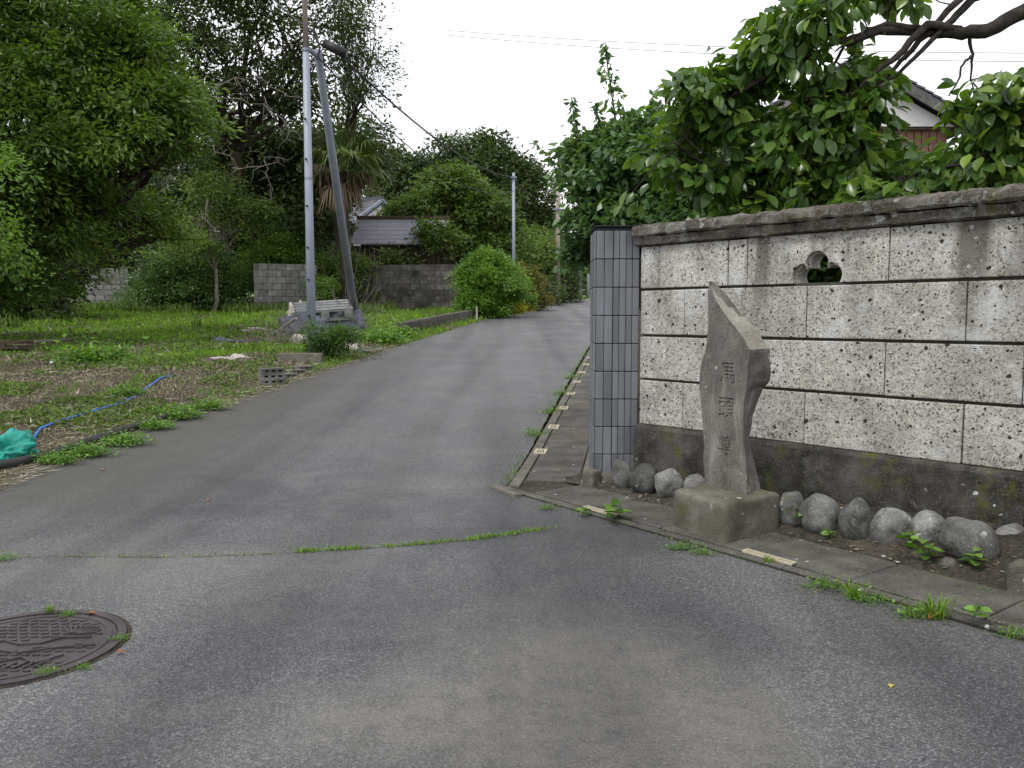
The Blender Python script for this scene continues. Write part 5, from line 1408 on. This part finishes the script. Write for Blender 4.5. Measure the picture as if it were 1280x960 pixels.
# ------------------------------------------------------------------ trees and hedges, middle
tree('round_crowned_tree', 'big round dark-crowned tree at the back behind the little gate', 'tree', gp(600, 66),
     [lobe(508, 216, 28, 65), lobe(562, 200, 32, 66, .9), lobe(605, 190, 30, 66, .9), lobe(635, 210, 28, 66, .9), lobe(662, 242, 26, 66, .9), lobe(600, 240, 50, 65), lobe(535, 255, 44, 65), lobe(655, 290, 38, 66), lobe(680, 275, 20, 66), lobe(495, 250, 35, 66), lobe(600, 300, 60, 66)],
     'dark', 3200, 24, .40, .38, trunk_r=.45, seed=21, inner=.55, twigs=8)
tree('light_leaved_tree', 'lighter green tree with a grey trunk over the little gate', 'tree', gp(570, 49),
     [lobe(560, 238, 36, 48, .8), lobe(525, 265, 26, 47.5, .7), lobe(600, 265, 34, 48, .8), lobe(630, 300, 28, 48, .8), lobe(590, 300, 26, 47.5, .6), lobe(497, 318, 8, 43.8, 1.0), lobe(550, 290, 16, 44.2, .6)],
     'olive', 1700, 24, .24, .26, trunk_r=.28, bark='dead', seed=22, inner=.35, twigs=16, split=.55)
tree('olive_tree', 'yellowish green tree standing behind the hedge near the slim pole', 'tree', gp(655, 54),
     [lobe(655, 320, 30, 52, .8), lobe(625, 330, 26, 51, .7), lobe(680, 330, 20, 55, .8), lobe(665, 295, 18, 54, .7)], 'olive', 900, 24, .26, .26, trunk_r=.15, seed=23, inner=.4)
tree('hedge_bush', 'large glossy bright green hedge bush at the end of the dark block wall', 'hedge', gp(605, 33.5),
     [lobe(609, 350, 27, 33.2, 1.0), lobe(622, 360, 26, 34, .95), lobe(601, 368, 20, 33, .8), lobe(618, 335, 18, 34, .8), lobe(604, 380, 24, 33, .7), lobe(596, 338, 13, 33.4, 1.1), lobe(632, 345, 13, 34.5, 1.2), lobe(600, 326, 11, 33.6, 1.1), lobe(612, 322, 10, 33.5, 1.3), lobe(635, 375, 16, 34, 1), lobe(644, 352, 10, 35, 1.3)], 'hedge', 1700, 30, .12, .125, trunk_r=.06, seed=24, split=.2, inner=.6, wid=.42)
tree('golden_bush', 'small golden-yellow round bush at the edge of the lane', 'shrub', gp(644, 37.5),
     [lobe(644, 378, 11, 37.3, 1.0)], 'gold', 170, 26, .09, .09, trunk_r=.03, seed=25, split=.3, inner=.6)
tree('mixed_bush', 'bush of mixed green and yellow leaves behind the golden bush', 'hedge', gp(657, 41),
     [lobe(657, 352, 17, 40.5, 1.2), lobe(664, 368, 11, 41, 1), lobe(648, 345, 10, 40.5, 1)], 'mixed', 420, 30, .15, .13, trunk_r=.05, seed=26, split=.3, inner=.5)
tree('dark_shrub', 'dark shrub beside the foot of the brown pole', 'shrub', gp(705, 56),
     [lobe(706, 348, 13, 55, 1.3), lobe(700, 360, 10, 54, 1), lobe(683, 362, 8, 48, 1)], 'dark', 260, 28, .2, .17, trunk_r=.05, seed=27, split=.3)
tree('light_leaved_tree', 'light green tree beyond the end of the lane', 'tree', gp(722, 82),
     [lobe(715, 335, 14, 80, 1), lobe(735, 340, 16, 84, 1), lobe(760, 335, 20, 86, 1)], 'bright', 500, 26, .4, .3, trunk_r=.15, seed=28, split=.4)
# hedge on the right side of the lane beyond the pillar
tree('roadside_hedge', 'clipped hedge along the right of the lane beyond the tiled pillar', 'hedge', (5.2, 22, g(22)),
     [((2.9+1.45*i*.35+.6, 10+3.2*i, g(10+3.2*i)+.65), .8, .9) for i in range(12)], 'plum', 1200, 24, .2, .13, trunk_r=.04, seed=29, split=.2, limbs=False)
# far woods so the horizon is closed
def woods():
    rng = np.random.default_rng(31); lob = []
    for i in range(90):
        x = -190+i*4.6+rng.normal()*3; Y = 120+rng.normal()*6; h = 4+rng.random()*5
        lob.append(((x, Y, g(Y)+h*.55), h*.65, .9))
    for i in range(22): lob.append(((9+i*3.2, 75+rng.normal()*3, g(75)+1.5), 2.6, 1.0))
    C, Dn, ti, cc = crown_points(lob, 7000, 14, .9, rng, .4)
    V, Fq, ti = leaf_quads(C, Dn, .7*(.7+.6*rng.random(len(C))), ti, .5, rng=rng)
    o = np_mesh('far_wood', V, Fq, L['sparse'], tint=ti); tag(o, 'far belt of trees closing the view beyond the fields', 'wood', kind='stuff')
woods()
# ------------------------------------------------------------------ right side trees
rt_ = tree('roadside_tree', 'upright tree with shoots pointing into the sky behind the tiled pillar', 'tree', (1.75, 9.4, g(9.4)),
     [lobe(768, 218, 46, 9.6, .9), lobe(820, 210, 55, 9.3, .9), lobe(757, 262, 30, 9.6, .8), lobe(800, 262, 50, 9.2, .7), lobe(870, 225, 55, 9.0, 1), lobe(742, 198, 25, 9.8, 1.1), lobe(728, 180, 12, 9.8, 1.2), lobe(768, 185, 18, 9.6, 1.2), lobe(790, 170, 20, 9.5, 1), lobe(748, 300, 16, 9.8, .8), lobe(728, 318, 6, 9.8, 1.0), lobe(860, 270, 50, 9, .5), lobe(820, 165, 24, 9.5, 1)],
     'road', 2500, 15, .055, .10, trunk_r=.07, seed=41, inner=.35, twigs=22, wid=.55, split=.6, up=.8)
def upright_shoots():
    rng = np.random.default_rng(6)
    for pp, w in (([(757, 53), (759, 80), (764, 110), (768, 140), (772, 170), (774, 215)], 1), ([(714, 122), (717, 140), (722, 165), (730, 205)], .8), ([(745, 128), (748, 150), (752, 200)], .7), ([(816, 118), (817, 140), (822, 190)], .7), ([(790, 140), (792, 160), (796, 210)], .7), ([(703, 205), (712, 215), (730, 235)], .7)):
        pts = [D(a, b, 9.6) for a, b in pp]
        mb = MB(); mb.tube(pts, [.004+.003*i for i in range(len(pts))], 5); mb.build('shoot', M['bark'], rt_)
        C = []; 
        for i, (a, b) in enumerate(zip(pts, pts[1:])):
            n = int((b-a).length/.0085)
            for k_ in range(n): C.append(np.array(a.lerp(b, k_/n))+rng.normal(size=3)*np.array([1, 1, .5])*(.018+.028*i)*w)
        C = np.array(C); Dn = rng.normal(size=(len(C), 3)); Dn[:, 2] -= .9
        V, Fq, ti = leaf_quads(C, Dn, .07+.05*rng.random(len(C)), rng.random(len(C)), .55, rng=rng); np_mesh('shoot_leaves', V, Fq, L['road'], rt_, ti)
upright_shoots()
def shoot():
    rng = np.random.default_rng(5); e = emp('arching_shoot', D(705, 222, 9.8), 'thin arching shoot reaching left over the lane from the roadside tree', 'branch')
    pts = [D(730, 235, 9.7), D(705, 215, 9.8), D(688, 198, 9.85), D(672, 182, 9.9), D(664, 174, 9.9)]
    mb = MB(); mb.tube(pts, [.008, .006, .005, .004, .002], 5); mb.build('stem', M['bark'], e)
    C = []; 
    for a, b in zip(pts, pts[1:]):
        for i in range(9): C.append(np.array(a.lerp(b, i/9))+rng.normal(size=3)*.012)
    C = np.array(C); Dn = rng.normal(size=(len(C), 3)); Dn[:, 2] -= .5
    V, Fq, ti = leaf_quads(C, Dn, .06+.03*rng.random(len(C)), rng.random(len(C)), .5, rng=rng); np_mesh('leaves', V, Fq, L['plum'], e, ti)
shoot()
# dense shrubs in the garden behind the wall
tree('garden_shrub', 'dense leafy shrub filling the space just behind the stone wall', 'shrub', (3.2, 7.6, g(7.6)),
     [lobe(930, 255, 60, 8.2, .7), lobe(1010, 235, 60, 8.0, .8), lobe(1090, 215, 48, 7.6, .8), lobe(1180, 215, 55, 7.4, .7), lobe(1270, 215, 60, 7.2, .7), lobe(1360, 200, 70, 7.2), lobe(960, 330, 80, 8.0, .6), lobe(1100, 300, 90, 7.6, .6), lobe(1250, 300, 90, 7.2, .6)],
     'plum', 1500, 20, .085, .095, trunk_r=.05, seed=42, inner=.45, wid=.55, split=.4)
def persimmon():
    rng = np.random.default_rng(43); base = (5.6, 6.6, g(6.6)); e = emp('persimmon_tree', base, 'large-leaved persimmon tree spreading its branches over the stone wall', 'tree')
    def br(name, pts, rad, n=8):
        mb = MB(); q = [Vector(p) for p in pts]
        # smooth resample
        out = []; rr = []
        for i in range(len(q)-1):
            for k_ in range(4):
                f = k_/4; out.append(q[i].lerp(q[i+1], f)+Vector(rng.normal(size=3))*.004); rr.append(rad[i]+(rad[i+1]-rad[i])*f)
        out.append(q[-1]); rr.append(rad[-1]); mb.tube(out, rr, n); mb.build(name, M['barkp'], e, True); return out
    fork = D(1420, -10, 6.2)
    br('trunk', [base, (5.4, 6.5, 1.6), (5.2, 6.3, 2.9), fork], [.16, .13, .11, .09], 10)
    main = br('branch', [fork, D(1330, -5, 6.0), D(1280, 14, 5.9), D(1232, 40, 5.9), D(1195, 42, 5.9), D(1150, 38, 5.95), D(1100, 38, 6.0), D(1060, 55, 6.0), D(1035, 42, 6.05)], [.085, .07, .055, .05, .042, .034, .03, .022, .012])
    tw = [br('branch', [D(1230, -30, 5.9), D(1200, -2, 5.9), D(1170, 30, 5.9), D(1130, 72, 5.9), D(1108, 96, 5.9), D(1085, 125, 6.0), D(1078, 165, 6.0)], [.028, .026, .022, .018, .014, .012, .008]),
          br('branch', [D(1200, 38, 5.9), D(1160, 30, 5.85), D(1120, 72, 5.8), D(1095, 90, 5.8), D(1075, 110, 5.8)], [.03, .028, .022, .016, .010]),
          br('branch', [D(1250, -20, 6), D(1215, 0, 5.95), D(1190, 25, 5.9), D(1165, 50, 5.85), D(1120, 95, 5.85), D(1095, 105, 5.85)], [.03, .028, .024, .018, .012, .008]),
          br('branch', [D(1210, 38, 5.9), D(1216, 68, 5.9), D(1213, 100, 5.9)], [.016, .010, .006]),
          br('branch', [D(1214, 70, 5.9), D(1202, 84, 5.9), D(1200, 96, 5.9), D(1186, 120, 5.9)], [.010, .008, .007, .005]),
          br('branch', [D(1160, 38, 5.9), D(1110, 30, 6), D(1060, 48, 6), D(1010, 70, 6.05), D(960, 90, 6.1), D(900, 130, 6.1)], [.026, .022, .018, .014, .012, .006]),
          br('branch', [D(1060, 50, 6), D(1040, 85, 6), D(1028, 105, 6), D(1012, 130, 6)], [.012, .010, .008, .005]),
          br('branch', [D(1300, 180, 5.6), D(1240, 190, 5.6), D(1200, 205, 5.6), D(1150, 215, 5.7)], [.028, .018, .012, .006]),
          br('branch', [D(1110, 96, 5.9), D(1080, 130, 6), D(1060, 170, 6), D(1010, 200, 6)], [.012, .01, .008, .005]),
          br('branch', [D(1010, 70, 6.05), D(930, 110, 6.1), D(870, 150, 6.2), D(840, 190, 6.2)], [.012, .010, .007, .004])]
    lob = [lobe(985, 22, 36, 6.1, .9), lobe(962, 62, 34, 6.2, .8), lobe(1050, 8, 34, 6.1, .6), lobe(1110, -22, 34, 6.1, .5), lobe(912, 100, 32, 6.3, .8), lobe(870, 105, 24, 6.3, .8), lobe(865, 150, 34, 6.4, .9), lobe(935, 150, 40, 6.3, .8), lobe(1000, 150, 36, 6.2, .9),
           lobe(1060, 165, 38, 6.1, .7), lobe(828, 196, 26, 6.5, .8), lobe(895, 215, 45, 6.5, .7), lobe(985, 215, 50, 6.3, .6), lobe(1080, 205, 45, 6.1, .6), lobe(1235, 130, 32, 5.7, .8), lobe(1268, 165, 40, 5.6, .8), lobe(1205, 170, 28, 5.8, .8), lobe(1165, 205, 38, 5.9, .6), lobe(1240, 215, 50, 5.6, .5),
           lobe(1275, 105, 26, 5.6, .8), lobe(1340, 150, 60, 5.6, 1), lobe(1062, 62, 18, 6.0, .7), lobe(1088, 88, 24, 6.15, 1), lobe(1078, 125, 26, 6.1, 1), lobe(1040, 118, 20, 6.1, .8), lobe(1340, 60, 40, 5.9), lobe(1080, 250, 50, 6.0, .3), lobe(940, 262, 40, 6.3, .3), lobe(1010, 60, 22, 6.1, 1), lobe(1060, 95, 22, 6.1, .9), lobe(1098, 110, 12, 6.1, 1), lobe(1188, 125, 14, 5.8, 1.2)]
    global PADK; PADK = 4
    C, Dn, ti, cc = crown_points(lob, 1050, 9, .055, rng, .2)
    Dn[:, 2] -= .5
    # keep the gap through which the sky and the house gable show
    px = 640+C[:, 0]/C[:, 1]*F
    zz = (C[:, 2]-CH); py = np.array([480-F*math.tan(math.atan2(z_, y_)+PITCH) for z_, y_ in zip(zz, C[:, 1])])
    gap = ((px > 1116) & (px < 1172) & (py > 60) & (py < 168)) | ((px > 1120) & (px < 1300) & (py > 30) & (py < 82)) | ((px > 1135) & (py < 40) & (py > -30) & (px < 1300))
    out = ((py > 262) & (rng.random(len(C)) < .5))
    k = ~(gap | out); C, Dn, ti = C[k], Dn[k], ti[k]
    inf = (px[k] > 700) & (px[k] < 1290) & (py[k] > -10)
    order = np.argsort(C[:, 1]+np.where(inf, 0, 50)); big = order[:290]; rest = order[290:]
    s = .108*(.7+.65*rng.random(len(C)))
    _orig(e, C[big], Dn[big], s[big], rng, L['kaki1'])
    # the rest of the leaves: same shape, joined
    n = len(rest); c = C[rest]; d = Dn[rest]; d = d/np.linalg.norm(d, axis=1, keepdims=True); N = rng.normal(size=(n, 3))*.55; N[:, 2] += 1
    S = np.cross(N, d); S /= np.linalg.norm(S, axis=1, keepdims=True); N = np.cross(d, S)
    prf = [(0, .02), (.15, .45), (.4, .95), (.65, .9), (.86, .45), (1, 0)]
    V = []; 
    for u, w in prf:
        for sg in (-1, 0, 1): V.append(c+(d*u+S*(sg*w*.29)+N*(-.16*u*u+(.09*w if sg else 0)))*s[rest][:, None])
    V = np.stack(V, 1).reshape(-1, 3); fb = []
    for i in range(5):
        for j in (0, 1): q = i*3+j; fb.append((q, q+1, q+4, q+3))
    fb = np.array(fb); Fq = (np.arange(n)[:, None, None]*18+fb[None]).reshape(-1, 4)
    o = np_mesh('foliage', V, Fq, L['kaki'], e, np.repeat(ti[rest], 10), smooth=True); o['kind'] = 'stuff'
    mb = MB()
    allb = [p for t_ in [main]+tw for p in t_]; A_ = np.array([tuple(p) for p in allb])
    cck = cc[rng.choice(len(cc), 220, replace=False)]
    for q in cck:
        pxq = 640+q[0]/q[1]*F; pyq = 480-F*math.tan(math.atan2(q[2]-CH, q[1])+PITCH)
        if 1090 < pxq < 1190 and 45 < pyq < 175: continue
        j = np.argmin(np.linalg.norm(A_-q, axis=1)); 
        if np.linalg.norm(A_[j]-q) > .9: continue
        mb.tube([tuple(x) for x in wob(A_[j], q, 3, .06, rng)], [.006, .005, .004, .002], 4, False)
    o = mb.build('twigs', M['barkp'], e); o['kind'] = 'stuff'
persimmon()
